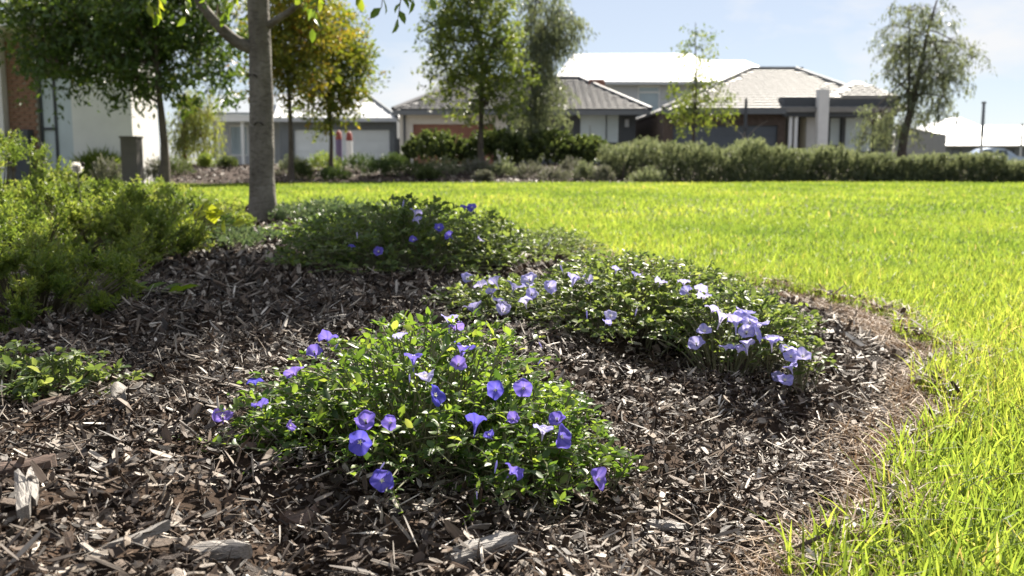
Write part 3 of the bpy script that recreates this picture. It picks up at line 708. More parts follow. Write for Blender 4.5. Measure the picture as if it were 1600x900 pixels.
def pole(px, top, Y, r, label, name='light_pole'):
    o = empty(name, (hx(px, Y), Y, 0), label, 'pole')
    b = Acc(); zt_ = hz(top, Y); b.tube([(hx(px, Y), Y, 0), (hx(px, Y), Y, zt_ * .6), (hx(px, Y), Y, zt_)], [r * 1.2, r, r * .8], 10); child(o, 'shaft', b, M['light_grey'], True)
    b = Acc(); b.box(hx(px, Y) - r * 1.2, hx(px, Y) + r * 1.2, Y - r * 1.2, Y + r * 1.2, zt_, zt_ + .12); child(o, 'cap', b, M['gutter'])
    b = Acc(); b.tube([(hx(px, Y), Y, zt_ * .52), (hx(px, Y), Y, zt_ - .02)], [r * 1.25, r * 1.1], 10); child(o, 'sleeve', b, M['mid_grey'], True)
pole(1536, 162, 62, .085, 'tall grey pole standing before the far white roofs')
pole(1598, 196, 80, .07, 'thin pole at the far right edge beside white roof')

Y0 = 66.0
car = empty('parked_car', (hx(1545, Y0), Y0, 0), 'pale blue car, roof just showing above the hedge', 'car')
M['car_paint'] = solid('car_paint', (.36, .44, .58), .25, .6, .03, metal=.3)
M['tyre'] = solid('tyre', (.02, .02, .02), .9, .2)
cx = hx(1545, Y0)
def extr(prof, y0, y1, inset=.0):
    b = Acc(); k = len(prof); V = [(cx + x, y0 + (inset if z > .95 else 0), z) for x, z in prof] + [(cx + x, y1 - (inset if z > .95 else 0), z) for x, z in prof]
    b.add(V, [np.array([list(range(k))]), np.array([list(range(2 * k - 1, k - 1, -1))]), np.array([(i, (i + 1) % k, (i + 1) % k + k, i + k) for i in range(k)])]); return b
child(car, 'body', extr([(-2.1, .35), (-2.12, .7), (-1.95, .88), (-1.1, .95), (1.6, .97), (2.05, .9), (2.12, .6), (2.08, .33)], Y0 - .86, Y0 + .86), M['car_paint'])
cb = child(car, 'cabin', extr([(-1.15, .951), (-.95, 1.12), (-.45, 1.42), (.1, 1.5), (.75, 1.46), (1.3, 1.2), (1.6, .971)], Y0 - .84, Y0 + .84, .12), M['car_paint'])
for xa, xb in ((-.78, .02), (.1, .95)):
    b = Acc(); b.add([(cx + xa - .12, Y0 - .745, 1.0), (cx + xb + .12, Y0 - .745, 1.0), (cx + xb, Y0 - .725, 1.34), (cx + xa + .25, Y0 - .725, 1.34)], np.array([(0, 1, 2, 3)])); child(cb, 'side_window', b, M['glass_dark'])
for x in (-1.35, 1.3):
    for y in (-.8, .8):
        b = Acc(); b.tube([(cx + x, Y0 + y - .1, .32), (cx + x, Y0 + y + .1, .32)], .32, 20); w = child(car, 'wheel', b, M['tyre'])
        b = Acc(); s_ = -1 if y < 0 else 1; b.tube([(cx + x, Y0 + y + s_ * .09, .32), (cx + x, Y0 + y + s_ * .112, .32)], .19, 16); child(w, 'rim', b, M['light_grey'])

# ---- coloured marker posts and letterbox pier
M['post_purple'] = solid('post_purple', (.16, .12, .22), .6, .4, .1); M['post_red'] = solid('post_red', (.27, .06, .04), .6, .4, .1); M['pier'] = solid('pier', (.14, .125, .115), .85, .3, .15)
def pencil(px, Y, top, tip, mat, label):
    o = empty('marker_post', (hx(px, Y), Y, 0), label, 'post', 'pointed marker posts before the white garage door')
    x = hx(px, Y); r = 5.0 / FPX * Y
    b = Acc(); b.tube([(x, Y, .2), (x, Y, hz(tip, Y))], r, 12, cap=False); child(o, 'shaft', b, mat, True)
    b = Acc(); b.tube([(x, Y, hz(tip, Y)), (x, Y, hz(tip - 12, Y)), (x, Y, hz(top, Y))], [r * 1.02, r * .8, r * .12], 12); child(o, 'pointed_tip', b, M['post_red'], True)
pencil(528.5, 39, 204, 218, M['post_purple'], 'purple post with pointed red tip before the garage door')
pencil(545, 39, 205, 220, M['white_paint'], 'white post with pointed red tip before the garage door')
Y0 = 21.0
lp = empty('letterbox_pier', (hx(203, Y0), Y0, 0), 'square dark brown masonry pier before the white wall', 'letterbox')
b = Acc(); b.box(hx(191, Y0), hx(216, Y0), Y0 - .17, Y0 + .17, 0, hz(216, Y0)); child(lp, 'shaft', b, M['pier'])
b = Acc(); b.box(hx(189.5, Y0), hx(217.5, Y0), Y0 - .19, Y0 + .19, hz(216, Y0) + .002, hz(213, Y0)); child(lp, 'cap', b, M['pier'])

# ================================================================== TREES
def rand_dir(n):
    v = rng.normal(size=(n, 3)); return v / np.linalg.norm(v, axis=1)[:, None]
def tree(name, label, px, Y, top_py, r, lobes, n_twig, per_twig, leaf, leaf_mat, bark_mat, kind='diamond', droop=0.0, twig_len=.45, group=None, lean=0.0, gz=None, limbs=10, split=.35, lobe_y=1.0, gauss=.07, width=1.0):
    """lobes: (px, py, rx_px, ry_px, weight) read at the tree's own distance; depth radius = horizontal radius * lobe_y"""
    gz = float(FH(np.array([hx(px, Y)]), np.array([Y]))[0]) if gz is None else gz
    base = np.array([hx(px, Y), Y, gz]); k = Y / FPX
    th = hz(top_py, Y) - gz
    o = empty(name, base, label, 'tree', group)
    L = [(np.array([hx(l[0], Y), Y + (rng.random() - .5) * l[2] * k * .5, hz(l[1], Y)]), np.array([l[2] * k, l[2] * k * lobe_y, l[3] * k]), l[4]) for l in lobes]
    t = np.linspace(0, 1, 12)
    tp = base + np.stack([lean * t ** 1.5 + .03 * np.sin(t * 7 + px), .03 * np.cos(t * 6), th * t], -1); tp[0] = base
    tr = Acc(); tr.tube(tp, r * (1 - .82 * t) * (1 + .5 * np.exp(-t * 22)), 10, noise=.04)
    limb_pts = [tp[4:]]
    lb = Acc()
    for i in range(limbs):
        c, rad, w = L[i % len(L)]
        e = c + rand_dir(1)[0] * rad * .65
        f = np.clip(split + rng.random() * (.95 - split), 0, .97)
        f = min(f, max(split * .8, (e[2] - gz) / th * .85)) if droop < .5 else f
        s = np.array([np.interp(f, t, tp[:, j]) for j in range(3)])
        m = (s + e) / 2 + np.array([0, 0, .12 * np.linalg.norm(e - s)]) * (1 if droop < .5 else 1.6)
        u = np.linspace(0, 1, 7)[:, None]
        pts = (1 - u) ** 2 * s + 2 * u * (1 - u) * m + u * u * e
        lb.tube(pts, np.linspace(r * (1 - .8 * f) * .5, r * .06, 7), 6); limb_pts.append(pts)
    LP = np.concatenate(limb_pts)
    W = np.array([l[2] for l in L], float) * np.array([np.prod(l[1]) ** .7 for l in L]); W /= W.sum()
    which = rng.choice(len(L), n_twig, p=W)
    C = np.array([L[i][0] for i in which]); RD = np.array([L[i][1] for i in which])
    u = rand_dir(n_twig) * (rng.random(n_twig) ** .45)[:, None]
    P0 = C + u * RD
    cr = Acc()
    out = u.copy(); out[:, 2] += .35 - droop * 1.6
    D = out + rng.normal(size=out.shape) * .45; D /= np.linalg.norm(D, axis=1)[:, None]
    ln = twig_len * (.6 + .8 * rng.random(n_twig))
    for i in range(n_twig):
        n_ = LP[np.argmin(((LP - P0[i]) ** 2).sum(1))]
        m = (n_ + P0[i]) / 2 + np.array([0, 0, .08])
        lb.tube(np.array([n_, m, P0[i], P0[i] + D[i] * ln[i] - np.array([0, 0, droop * ln[i] * .5])]), [r * .07, r * .05, r * .035, r * .015], 3, cap=False)
    s = rng.random((n_twig, per_twig))
    pos = P0[:, None] + D[:, None] * (s * ln[:, None])[..., None] + rng.normal(size=(n_twig, per_twig, 3)) * gauss * (twig_len / .45)
    pos[..., 2] -= droop * (s ** 2) * ln[:, None] * .9
    pos = pos.reshape(-1, 3)
    d = np.repeat(D, per_twig, 0) * .5 + rng.normal(size=pos.shape) * .7; d[:, 2] -= .3 + droop * 1.6
    tone = np.repeat(rng.random(n_twig), per_twig)
    leaves(cr, kind, pos, d, leaf * (.6 + .7 * rng.random(len(pos))), np.clip(.55 * tone + .45 * rng.random(len(pos)), 0, 1), roll=1.0, width=width)
    child(o, 'trunk', tr, bark_mat, True)
    child(o, 'branches', lb, bark_mat, True)
    child(o, 'crown', cr, leaf_mat, kind='stuff')
    return o

tree('shade_tree', 'dense dark green tree beside the white wall at left', 252, 19.0, -60, .085, [(250, 60, 95, 75, 1), (140, 75, 95, 50, 1), (325, 85, 60, 65, .9), (180, 0, 150, 50, 1), (60, 40, 60, 55, .8), (290, -60, 130, 70, .6), (215, 125, 70, 35, .8), (95, 115, 50, 30, .6)],
     950, 22, .135, M['dark_tree_leaf'], M['bark_far'], twig_len=.5, limbs=18, split=.45, gz=.15)
tree('autumn_tree', 'orange and gold autumn tree right behind the foreground trunk', 452, 25.0, -30, .07, [(455, 40, 55, 75, 1), (430, 100, 45, 60, .8), (490, 70, 55, 70, 1), (470, -30, 60, 50, .7)], 620, 20, .13, M['autumn_leaf'], M['bark_far'], limbs=12)
tree('autumn_tree', 'green-gold turning tree with slim trunk before the white garage', 515, 27.0, 30, .06, [(525, 125, 48, 60, 1), (505, 165, 40, 35, .7), (550, 95, 30, 55, .9), (520, 60, 45, 50, .8)], 560, 18, .125, M['half_autumn_leaf'], M['bark_far'], limbs=10)
tree('street_tree', 'upright green tree with dark slim trunk before the brown garage door', 752, 29.0, -40, .085, [(745, 70, 62, 75, 1), (700, 105, 36, 55, .7), (792, 110, 34, 65, .8), (740, -5, 65, 45, .9), (755, 165, 60, 28, .45), (690, 40, 28, 50, .5)], 780, 18, .135, M['mid_tree_leaf'], M['bark_far'], limbs=16, split=.3)
tree('gum_tree', 'drooping grey-green tree just right of the upright green tree', 836, 32.0, -30, .09, [(850, 40, 42, 60, 1), (832, 115, 34, 65, .9), (885, 45, 28, 26, .6), (860, 160, 30, 45, .6), (820, 190, 32, 30, .6)], 560, 20, .17, M['gum_leaf'], M['bark_far'], 'gum', droop=.7, limbs=12, width=1.5)
tree('sapling_tree', 'sparse young tree before the white two storey roof', 1085, 35.0, 35, .055, [(1085, 75, 20, 32, 1), (1080, 130, 26, 35, .9), (1105, 165, 38, 26, .9), (1060, 180, 26, 20, .8), (1115, 110, 14, 30, .5)], 165, 15, .13, M['mid_tree_leaf'], M['bark_far'], droop=.35, limbs=9, split=.3)
tree('gum_tree', 'tall grey-green drooping tree standing behind the hedge at right', 1412, 32.0, 0, .14, [(1440, 75, 55, 54, 1), (1396, 55, 34, 44, .7), (1465, 130, 42, 50, 1), (1400, 185, 50, 30, .7), (1510, 85, 20, 16, .5), (1430, 12, 40, 16, .5), (1380, 110, 18, 22, .3), (1365, 200, 26, 26, .5), (1425, 150, 30, 40, .6)],
     440, 20, .165, M['gum_leaf'], M['bark_far'], 'gum', droop=.5, limbs=22, split=.25, lean=.9, width=1.5)
tree('weeping_tree', 'small weeping tree with reddish trunk behind the dark tree', 287, 30.0, 150, .07, [(300, 165, 24, 32, 1), (284, 205, 20, 30, .7), (322, 200, 20, 38, .8), (330, 150, 12, 16, .4)], 260, 20, .13, M['weeping_leaf'], M['bark_red'], 'gum', droop=.9, limbs=8, width=1.5)

# ---- foreground tree
TB = ground_hit(410, 346); TY = TB[1]
ft = empty('pear_tree', TB, 'thick grey trunk of the foreground tree at the bed edge', 'tree')
k = TY / FPX
nz, ns = 110, 40
zz = np.linspace(-.05, 5.6, nz); ang = np.linspace(0, 2 * math.pi, ns, endpoint=False)
rad0 = .079 * (1 - .085 * zz) + .03 * np.exp(-np.maximum(zz, 0) * 11)
Zg, Ag = np.meshgrid(zz, ang, indexing='ij')
rr = rad0[:, None] * (1 + .022 * np.sin(Ag * 2 + Zg * 3.1) + .016 * np.sin(Ag * 3 - Zg * 5) + .008 * np.sin(Ag * 7 + Zg * 23) + .006 * rng.normal(size=Zg.shape))
for kz, ka, kw in ((.30, 4.6, .05), (.62, 4.9, .05), (.92, 4.5, .06), (1.14, 5.0, .06), (.45, 5.9, .04), (.78, .1, .04), (.15, .2, .05)):
    dd = ((Zg - kz) / kw) ** 2 + (((Ag - ka + math.pi) % (2 * math.pi) - math.pi) * .088 / kw) ** 2
    rr += .010 * np.exp(-dd) - .012 * np.exp(-dd * 6)
cxs = TB[0] + .012 * np.sin(zz * 1.7) + .004 * zz
V = np.stack([cxs[:, None] + rr * np.cos(Ag), TB[1] + .01 * np.sin(zz)[:, None] + rr * np.sin(Ag), TB[2] + Zg], -1).reshape(-1, 3)
i = np.arange(nz - 1)[:, None] * ns; j = np.arange(ns)[None]; F = np.stack([i + j, i + (j + 1) % ns, i + ns + (j + 1) % ns, i + ns + j], -1).reshape(-1, 4)
a = Acc(); a.add(V, F); child(ft, 'trunk', a, M['bark'], True)
M['scar'] = solid('scar', (.035, .03, .026), .9, .2, .3, 30, .5)
for kz, ka in ((.92, 4.5), (.62, 4.9)):
    b = Acc(); c = np.array([TB[0] + .076 * math.cos(ka), TB[1] + .076 * math.sin(ka), TB[2] + kz]); u = np.linspace(0, math.pi, 9)
    for s_ in (1,):
        b.tube([c + np.array([.028 * math.cos(q), -.003, .02 * math.sin(q) - .006]) for q in u], .0045, 5)
    child(ft, 'branch_scar', b, M['scar'], True)
def limb(pts, r0, r1):
    P = np.array(pts, float); t = np.linspace(0, len(P) - 1, 20); i = np.clip(t.astype(int), 0, len(P) - 2); f = (t - i)[:, None]
    p = np.array([P[max(q - 1, 0)] for q in range(len(P))]); n = np.array([P[min(q + 1, len(P) - 1)] for q in range(len(P))]); tan = (n - p) / 2
    h00 = 2 * f ** 3 - 3 * f ** 2 + 1; h10 = f ** 3 - 2 * f ** 2 + f; h01 = -2 * f ** 3 + 3 * f ** 2; h11 = f ** 3 - f ** 2
    C = h00 * P[i] + h10 * tan[i] + h01 * P[i + 1] + h11 * tan[i + 1]
    return C, np.linspace(r0, r1, 20)
limbs_fg = []
for pts, r0, r1 in (
    ([at(405, 78, TY), at(372, 66, TY - .02), at(340, 38, TY - .05), at(305, -10, TY - .1), at(270, -110, TY - .2), at(235, -250, TY - .3)], .045, .016),
    ([at(418, 40, TY), at(440, 26, TY - .05), at(465, 6, TY - .12), at(500, -50, TY - .3), at(540, -170, TY - .6)], .026, .010),
    ([at(420, -30, TY), at(460, -90, TY - .5), at(540, -160, TY - 1.1), at(600, -230, TY - 1.6)], .030, .008),
    ([at(405, -60, TY), at(330, -130, TY - .5), at(200, -200, TY - .9), at(60, -260, TY - 1.1)], .032, .009),
    ([at(412, -150, TY), at(430, -260, TY + .5), at(480, -380, TY + .9)], .03, .010),
    ([at(410, -120, TY), at(330, -250, TY + .4), at(250, -380, TY + .7)], .03, .010),
    ([at(410, -200, TY), at(380, -330, TY - .7), at(330, -430, TY - 1.2)], .03, .010)):
    C, rd = limb(pts, r0, r1); limbs_fg.append(C)
    b = Acc(); b.tube(C, rd, 12, noise=.03); child(ft, 'limb', b, M['bark'], True)
# crown out of frame overhead: leafy twigs around the limbs and leader, plus an added shading lobe
LP = np.concatenate(limbs_fg + [np.stack([np.full(12, TB[0]), np.full(12, TB[1]), np.linspace(TB[2] + 3, TB[2] + 5.6, 12)], -1)])
cen = np.array([TB[0] - .25, TB[1] + .1, TB[2] + 4.8])
N = 560
u = rand_dir(N) * (rng.random(N) ** .4)[:, None]
P0 = cen + u * np.array([1.5, 1.6, 1.35])
u2 = rand_dir(680) * (rng.random(680) ** .5)[:, None]; u = np.concatenate([u, u2])
P0 = np.concatenate([P0, np.array([-.02, 5.15, 2.35]) + u2 * np.array([.68, 1.0, .45])])  # unseen lower lobe, added to throw shade on the mulch at left
tw = Acc(); cr = Acc()
# keep twigs out of the open sky seen under the crown
def pix(P):
    q = np.asarray(P) - np.array([0, 0, CAM_H]); f = q[:, 1] * CP - q[:, 2] * SP; up = q[:, 1] * SP + q[:, 2] * CP
    return 800 + FPX * q[:, 0] / f, 450 - FPX * up / f
bx_, by_ = pix(P0)
P0 = P0[by_ < -60]; u = u[by_ < -60]
for p in P0:
    n_ = LP[np.argmin(((LP - p) ** 2).sum(1))]
    tw.tube([n_, (n_ + p) / 2 + [0, 0, .06], p], [.008, .006, .003], 4, cap=False)
m_ = 15; s = rng.random((len(P0), m_)); D = u + rng.normal(size=u.shape) * .5; D[:, 2] += .1
pos = (P0[:, None] + D[:, None] * (s * .3)[..., None] + rng.normal(size=(len(P0), m_, 3)) * .04).reshape(-1, 3)
bx_, by_ = pix(pos); kp = by_ < -15
dl = np.repeat(D, m_, 0) + rng.normal(size=pos.shape) * .6; dl[:, 2] -= .9
leaves(cr, 'ovate', pos[kp], dl[kp], .075 * (.7 + .5 * rng.random(kp.sum())), rng.random(kp.sum()), 1.0)
# the drooping shoots that reach into the picture, leaf by leaf
lm = Acc(); lm.add(OV_T, OV_F); LEAF_PEAR = lm.mesh('leaf', M['pear_leaf_obj'], True)
shoots = [((640, -70), (622, 28), 4.9, 9), ((610, -60), (596, 12), 4.8, 6), ((655, -60), (645, -2), 4.7, 4), ((520, -90), (488, 44), 5.3, 9), ((470, -60), (478, 14), 5.6, 7), ((545, -80), (556, -6), 5.2, 5), ((255, -70), (246, 22), 5.0, 8), ((300, -70), (290, 26), 5.3, 8),
          ((345, 30), (352, 22), 6.3, 5), ((280, -40), (232, 6), 5.2, 6), ((375, -30), (362, 10), 6.0, 6), ((440, -60), (500, 2), 5.7, 6), ((700, -60), (672, -4), 4.6, 4), ((330, -40), (318, 18), 6.1, 6)]
for (sx_, sy_), (ex_, ey_), Yd, n_ in shoots:
    A_, B_ = at(sx_, sy_, Yd + .25), at(ex_, ey_, Yd); n0 = LP[np.argmin(((LP - A_) ** 2).sum(1))]
    u_ = np.linspace(0, 1, 9)[:, None]; mid = (A_ + B_) / 2 + np.array([0, 0, .05])
    C = (1 - u_) ** 2 * A_ + 2 * u_ * (1 - u_) * mid + u_ ** 2 * B_
    tw.tube(np.concatenate([[n0, (n0 + A_) / 2 + [0, 0, .1]], C]), np.linspace(.007, .0018, 11), 5)
    for q in range(n_):
        f = .25 + .75 * q / max(1, n_ - 1); p = np.array([np.interp(f, u_[:, 0], C[:, j]) for j in range(3)])
        d = np.array([[rng.normal() * .7, rng.normal() * .5, -.9]])
        M3 = frames(d, np.array([[rng.normal(), -1, .3]]), .5)[0] * (.078 * (.75 + .45 * rng.random()))
        place('leaf', LEAF_PEAR, ft, M4(M3, p))
child(ft, 'twigs', tw, M['twig']); child(ft, 'crown', cr, M['pear_leaf'], True, kind='stuff')

# ================================================================== SHRUBS
def shoots_shrub(name, label, cat, c, rx, ry, h, n, per, leaf, lm_, kind='needle', group=None, gz=None, spread=.7, shoot=.16, width=1.0, stem=True, clump=0):
    """upright leafy shoots standing over a rounded mound; c = ground centre"""
    o = empty(name, (c[0], c[1], c[2]), label, cat, group)
    a_ = rng.random(n) * 2 * math.pi; r_ = np.sqrt(rng.random(n)) * 1.0
    lay = 1 - .45 * rng.random(n) ** 2
    hv = np.sqrt(np.maximum(0, 1 - r_ ** 2)) ** .8
    bumps = 1 + .16 * np.sin(a_ * 3 + c[0] * 5) * r_ + .12 * np.sin(a_ * 7 + c[1] * 3) * r_
    tip = np.stack([c[0] + rx * r_ * np.cos(a_) * bumps, c[1] + ry * r_ * np.sin(a_) * bumps, c[2] + h * hv * lay * (.85 + .3 * rng.random(n)) + .02], -1)
    D = np.stack([np.cos(a_) * r_ * spread, np.sin(a_) * r_ * spread, .35 + hv * .8], -1) + rng.normal(size=(n, 3)) * .25
    tonec = rng.random(n)
    if clump:
        K = max(4, n // clump); ci = rng.integers(0, K, n); cc = tip[:K].copy()
        sk = rng.random(K) < .38; sa_ = rng.random(K) * 2 * math.pi                      # a low skirt so the mound reaches the ground
        cc[sk] = np.stack([c[0] + rx * (.8 + .22 * rng.random(K)) * np.cos(sa_), c[1] + ry * (.8 + .22 * rng.random(K)) * np.sin(sa_), c[2] + h * (.05 + .35 * rng.random(K))], -1)[sk]
        cs = shoot * (.75 + .7 * rng.random(K))
        v = rand_dir(n) * .9 + D[ci] * .75; v /= np.linalg.norm(v, axis=1)[:, None]
        tip = cc[ci] + v * cs[ci][:, None] * (.75 + .35 * rng.random(n))[:, None]; D = v + np.array([0, 0, .25]); tonec = rng.random(K)[ci]
        tip[:, 2] = np.maximum(tip[:, 2], c[2] + .015)
    D /= np.linalg.norm(D, axis=1)[:, None]
    ln = shoot * (.7 + .6 * rng.random(n))
    s = rng.random((n, per))
    pos = tip[:, None] - D[:, None] * (ln[:, None] * (1 - s))[..., None]
    pos[..., 2] = np.maximum(pos[..., 2], c[2] + .004)
    d = D[:, None] * 1.0 + rng.normal(size=(n, per, 3)) * .62
    tone = np.repeat(tonec, per)
    lf = Acc(); leaves(lf, kind, pos.reshape(-1, 3), d.reshape(-1, 3), leaf * (.65 + .6 * rng.random(n * per)), np.clip(.5 * tone + .5 * rng.random(n * per), 0, 1), 1.0, width=width)
    child(o, 'foliage', lf, lm_, kind='stuff')
    if stem:
        st = Acc()
        for i in range(0, n, 3):
            b0 = np.array([c[0] + (tip[i, 0] - c[0]) * .35, c[1] + (tip[i, 1] - c[1]) * .35, c[2] - .01]); m = tip[i] - D[i] * ln[i]
            m[2] = max(m[2], c[2] + .01)
            st.tube([b0, m, tip[i]], [leaf * .12, leaf * .08, leaf * .03], 3, cap=False)
        child(o, 'stems', st, M['twig'], kind='stuff')
    return o
def gp(px, py):
    p = ground_hit(px, py); return p
# left shrub mass
def sh(px, Y, rx, ry, h, n, label, mat='shrub_leaf', per=26, leaf=.019, shoot=.075, name='leafy_shrub'):
    x = (px - 800) / FPX * Y; return shoots_shrub(name, label, 'shrub', (x, Y, Hs(x, Y) - .01), rx, ry, h, n, per, leaf, M[mat], shoot=shoot, group='yellow-green shrubs along the left edge', width=1.7, clump=16)
sh(38, 2.50, .24, .26, .15, 1000, 'low shrub at the left edge, nearest of the yellow-green shrubs', leaf=.014, shoot=.045)
sh(175, 4.05, .32, .42, .18, 850, 'yellow-green shrub spilling onto the mulch beside the fallen green sprig')
sh(20, 3.7, .5, .5, .21, 1150, 'wide yellow-green shrub against the left picture edge, behind the low one')
sh(120, 5.1, .62, .6, .28, 1150, 'tallest rounded yellow-green shrub with the seed puff above it', leaf=.022, shoot=.09)
sh(-5, 5.6, .45, .5, .46, 850, 'darker tall shrub at the upper left corner before the brick pier', leaf=.022, shoot=.10)
sh(255, 5.6, .46, .5, .17, 900, 'yellow-green shrub at the right end of the left thicket', leaf=.022, shoot=.08)
sh(170, 7.2, .75, .7, .16, 1000, 'back row yellow-green shrub before the letterbox pier', leaf=.028, shoot=.11)
shoots_shrub('leafy_shrub', 'dark green shrub just left of the foreground trunk', 'shrub', (at(300, 380, 5.2)[0], 5.0, .09), .34, .30, .19, 420, 14, .026, M['dark_shrub_leaf'], 'diamond', shoot=.1)
shoots_shrub('ground_cover', 'blue-green ground cover on the mulch left of the trunk', 'ground cover', (at(340, 400, 4.9)[0], 4.75, .095), .40, .32, .085, 420, 12, .022, M['blue_cover_leaf'], 'diamond', shoot=.06)
shoots_shrub('ground_cover', 'grey-green ground cover around the foot of the trunk', 'ground cover', (TB[0] + .42, TB[1] + .05, TB[2] - .01), .45, .35, .13, 360, 14, .028, M['blue_cover_leaf'], 'diamond', shoot=.09)
# big sunlit leaves beside the trunk
bl_ = empty('broad_leaf_weed', tuple(at(290, 372, 4.55)), 'lime green broad-leaved weed glowing in the sun near trunk', 'weed')
lm = Acc(); lm.add(OV_T * [1, 1.5, 1], OV_F); LEAF_LIME = lm.mesh('leaf', M['lime_leaf'], True)
st = Acc()
for q, (px, py, sz) in enumerate([(270, 338, .10), (293, 342, .11), (322, 338, .09), (335, 350, .09), (345, 345, .08), (305, 332, .08), (318, 320, .05), (362, 352, .07), (338, 336, .07), (352, 366, .07), (282, 360, .08)] + [(330, 328, .06), (347, 336, .06), (281, 350, .07)]):
    p = at(px, py, 4.45 + .1 * rng.random()); d = np.array([[rng.normal() * .6 + .3, rng.normal() * .3, .35]])
    place('leaf', LEAF_LIME, bl_, M4(frames(d, np.array([[0, -.6, 1.]]), .3)[0] * sz, p))
    st.tube([at(300, 376, 4.55), (at(300, 376, 4.55) + p) / 2 + [0, 0, .03], p], .003, 4)
child(bl_, 'stems', st, M['conv_stem'])
# seed puff on a tall stalk
pb = at(120, 262, 4.35); gx_ = at(128, 400, 4.4)
pf = empty('seed_puff', (gx_[0], 4.4, Hs(gx_[0], 4.4)), 'white fluffy seed head on a tall thin stalk above the shrubs', 'seed head')
b = Acc(); b.tube([(gx_[0], 4.4, Hs(gx_[0], 4.4)), ((gx_[0] + pb[0]) / 2 + .01, 4.38, .3), tuple(pb)], .0025, 5); child(pf, 'stalk', b, M['conv_stem'])
M['fluff'] = leafmat('fluff', [(0, (.72, .70, .66)), (1, (.82, .80, .76))], .5, .8, .1, tboost=1, tint=(1, 1, 1))
b = Acc(); d = rand_dir(420); leaves(b, 'needle', np.tile(pb, (420, 1)), d, .03 * (.6 + .5 * rng.random(420)), rng.random(420), 1); child(pf, 'fluff', b, M['fluff'], kind='stuff')
b = Acc(); b.tube([pb + [.028, -.01, .006], pb + [.034, -.012, .016], pb + [.030, -.01, .024]], [.006, .008, .004], 6); child(pf, 'seed_cluster', b, M['scar'])

# far bed planting
def far_shrub(px, py_base, Y, wpx, top, label, mat, name='low_shrub', n=170, per=12, leaf=.07, group='low shrubs in the far garden bed', kind='needle', cat='shrub', lush=1.0):
    x = hx(px, Y); gz = float(FH(np.array([x]), np.array([Y]))[0]); h = max(.12, hz(top, Y) - gz); rx = wpx / FPX * Y
    return shoots_shrub(name, label, cat, (x, Y, gz), rx, rx * .8 * lush, h, n, per, leaf, M[mat], kind, group, shoot=min(.22, h * .6), width=1.7, stem=False)
# green hedge in the centre: three rounded bushes
for px, w, top, Y, lab in ((680, 60, 208, 30.5, 'rounded dark green bush under the brown garage door'), (775, 62, 206, 31, 'dark green bush at the foot of the upright green tree'), (858, 60, 205, 31.5, 'green bush under the drooping tree, left of the dark window wall'), (915, 52, 216, 31.2, 'green bush below the pale blind window')):
    far_shrub(px, 250, Y, w, top, lab, 'green_hedge_leaf', 'hedge_bush', 420, 15, .10, 'green bushes in the far bed', 'diamond')
# grey-green hedge at right: one long clipped mass
hd = empty('grey_hedge', (hx(1280, 28.5), 28.5, 0), 'long grey-green clipped hedge running across the right side', 'hedge')
n = 11500; hxs = rng.uniform(hx(935, 29), hx(1790, 29), n); prof = 1 + .10 * np.sin(hxs * 1.9) + .08 * np.sin(hxs * 4.3 + 1) + .05 * np.sin(hxs * 9.1)
yy = rng.uniform(-1, 1, n); edge0 = FAR_EDGE(hxs) + .30 + np.where(hxs < hx(1060, 29), (hx(1060, 29) - hxs) * .9, 0)
top_z = (np.interp(hxs, [hx(935, 29), hx(1000, 29), hx(1100, 29), hx(1300, 29), hx(1450, 29), hx(1600, 29), hx(1790, 29)], [.90, 1.0, 1.0, .76, .64, .52, .52])) * (1 + .11 * np.sin(hxs * 2.3 + np.sin(hxs * .9)) + .07 * np.sin(hxs * 5.1 + 2) + .10 * rng.random(n) ** 3)
ycen = edge0 + 1.1 + .22 * np.sin(hxs * 1.7 + 1) + .12 * np.sin(hxs * 4.1); yp = ycen + yy * 1.15; zz_ = top_z * (1 - np.abs(yy) ** 3.0 * .8) * (1 - .4 * rng.random(n) ** 3)
fz = rng.random(n) < .62
yp = np.where(fz, ycen - 1.15 + .5 * rng.random(n) ** 2, yp); zz_ = np.where(fz, top_z * rng.random(n) ** 1.25 * .95 + .08, zz_)
tip = np.stack([hxs, yp, zz_], -1); D = np.stack([rng.normal(size=n) * .35, np.where(fz, -.6, yy * .5), np.full(n, .85)], -1) + rng.normal(size=(n, 3)) * .2; D /= np.linalg.norm(D, axis=1)[:, None]
per = 14; s = rng.random((n, per)); pos = tip[:, None] - D[:, None] * (.2 * (1 - s))[..., None]; d = D[:, None] + rng.normal(size=(n, per, 3)) * .5
lf = Acc(); leaves(lf, 'needle', pos.reshape(-1, 3), d.reshape(-1, 3), .085 * (.7 + .5 * rng.random(n * per)), np.clip(.55 * np.repeat(rng.random(n), per) + .45 * rng.random(n * per), 0, 1), 1.0, width=1.6)
child(hd, 'foliage', lf, M['hedge_leaf'], kind='stuff')
b = Acc()
for x in np.arange(hx(960, 29), hx(1780, 29), .5):
    e = float(FAR_EDGE(np.array([x]))[0]) + 1.6; b.tube([(x, e, 0), (x + .05, e, .5)], [.03, .02], 5)
child(hd, 'stems', b, M['bark_far'], kind='stuff')
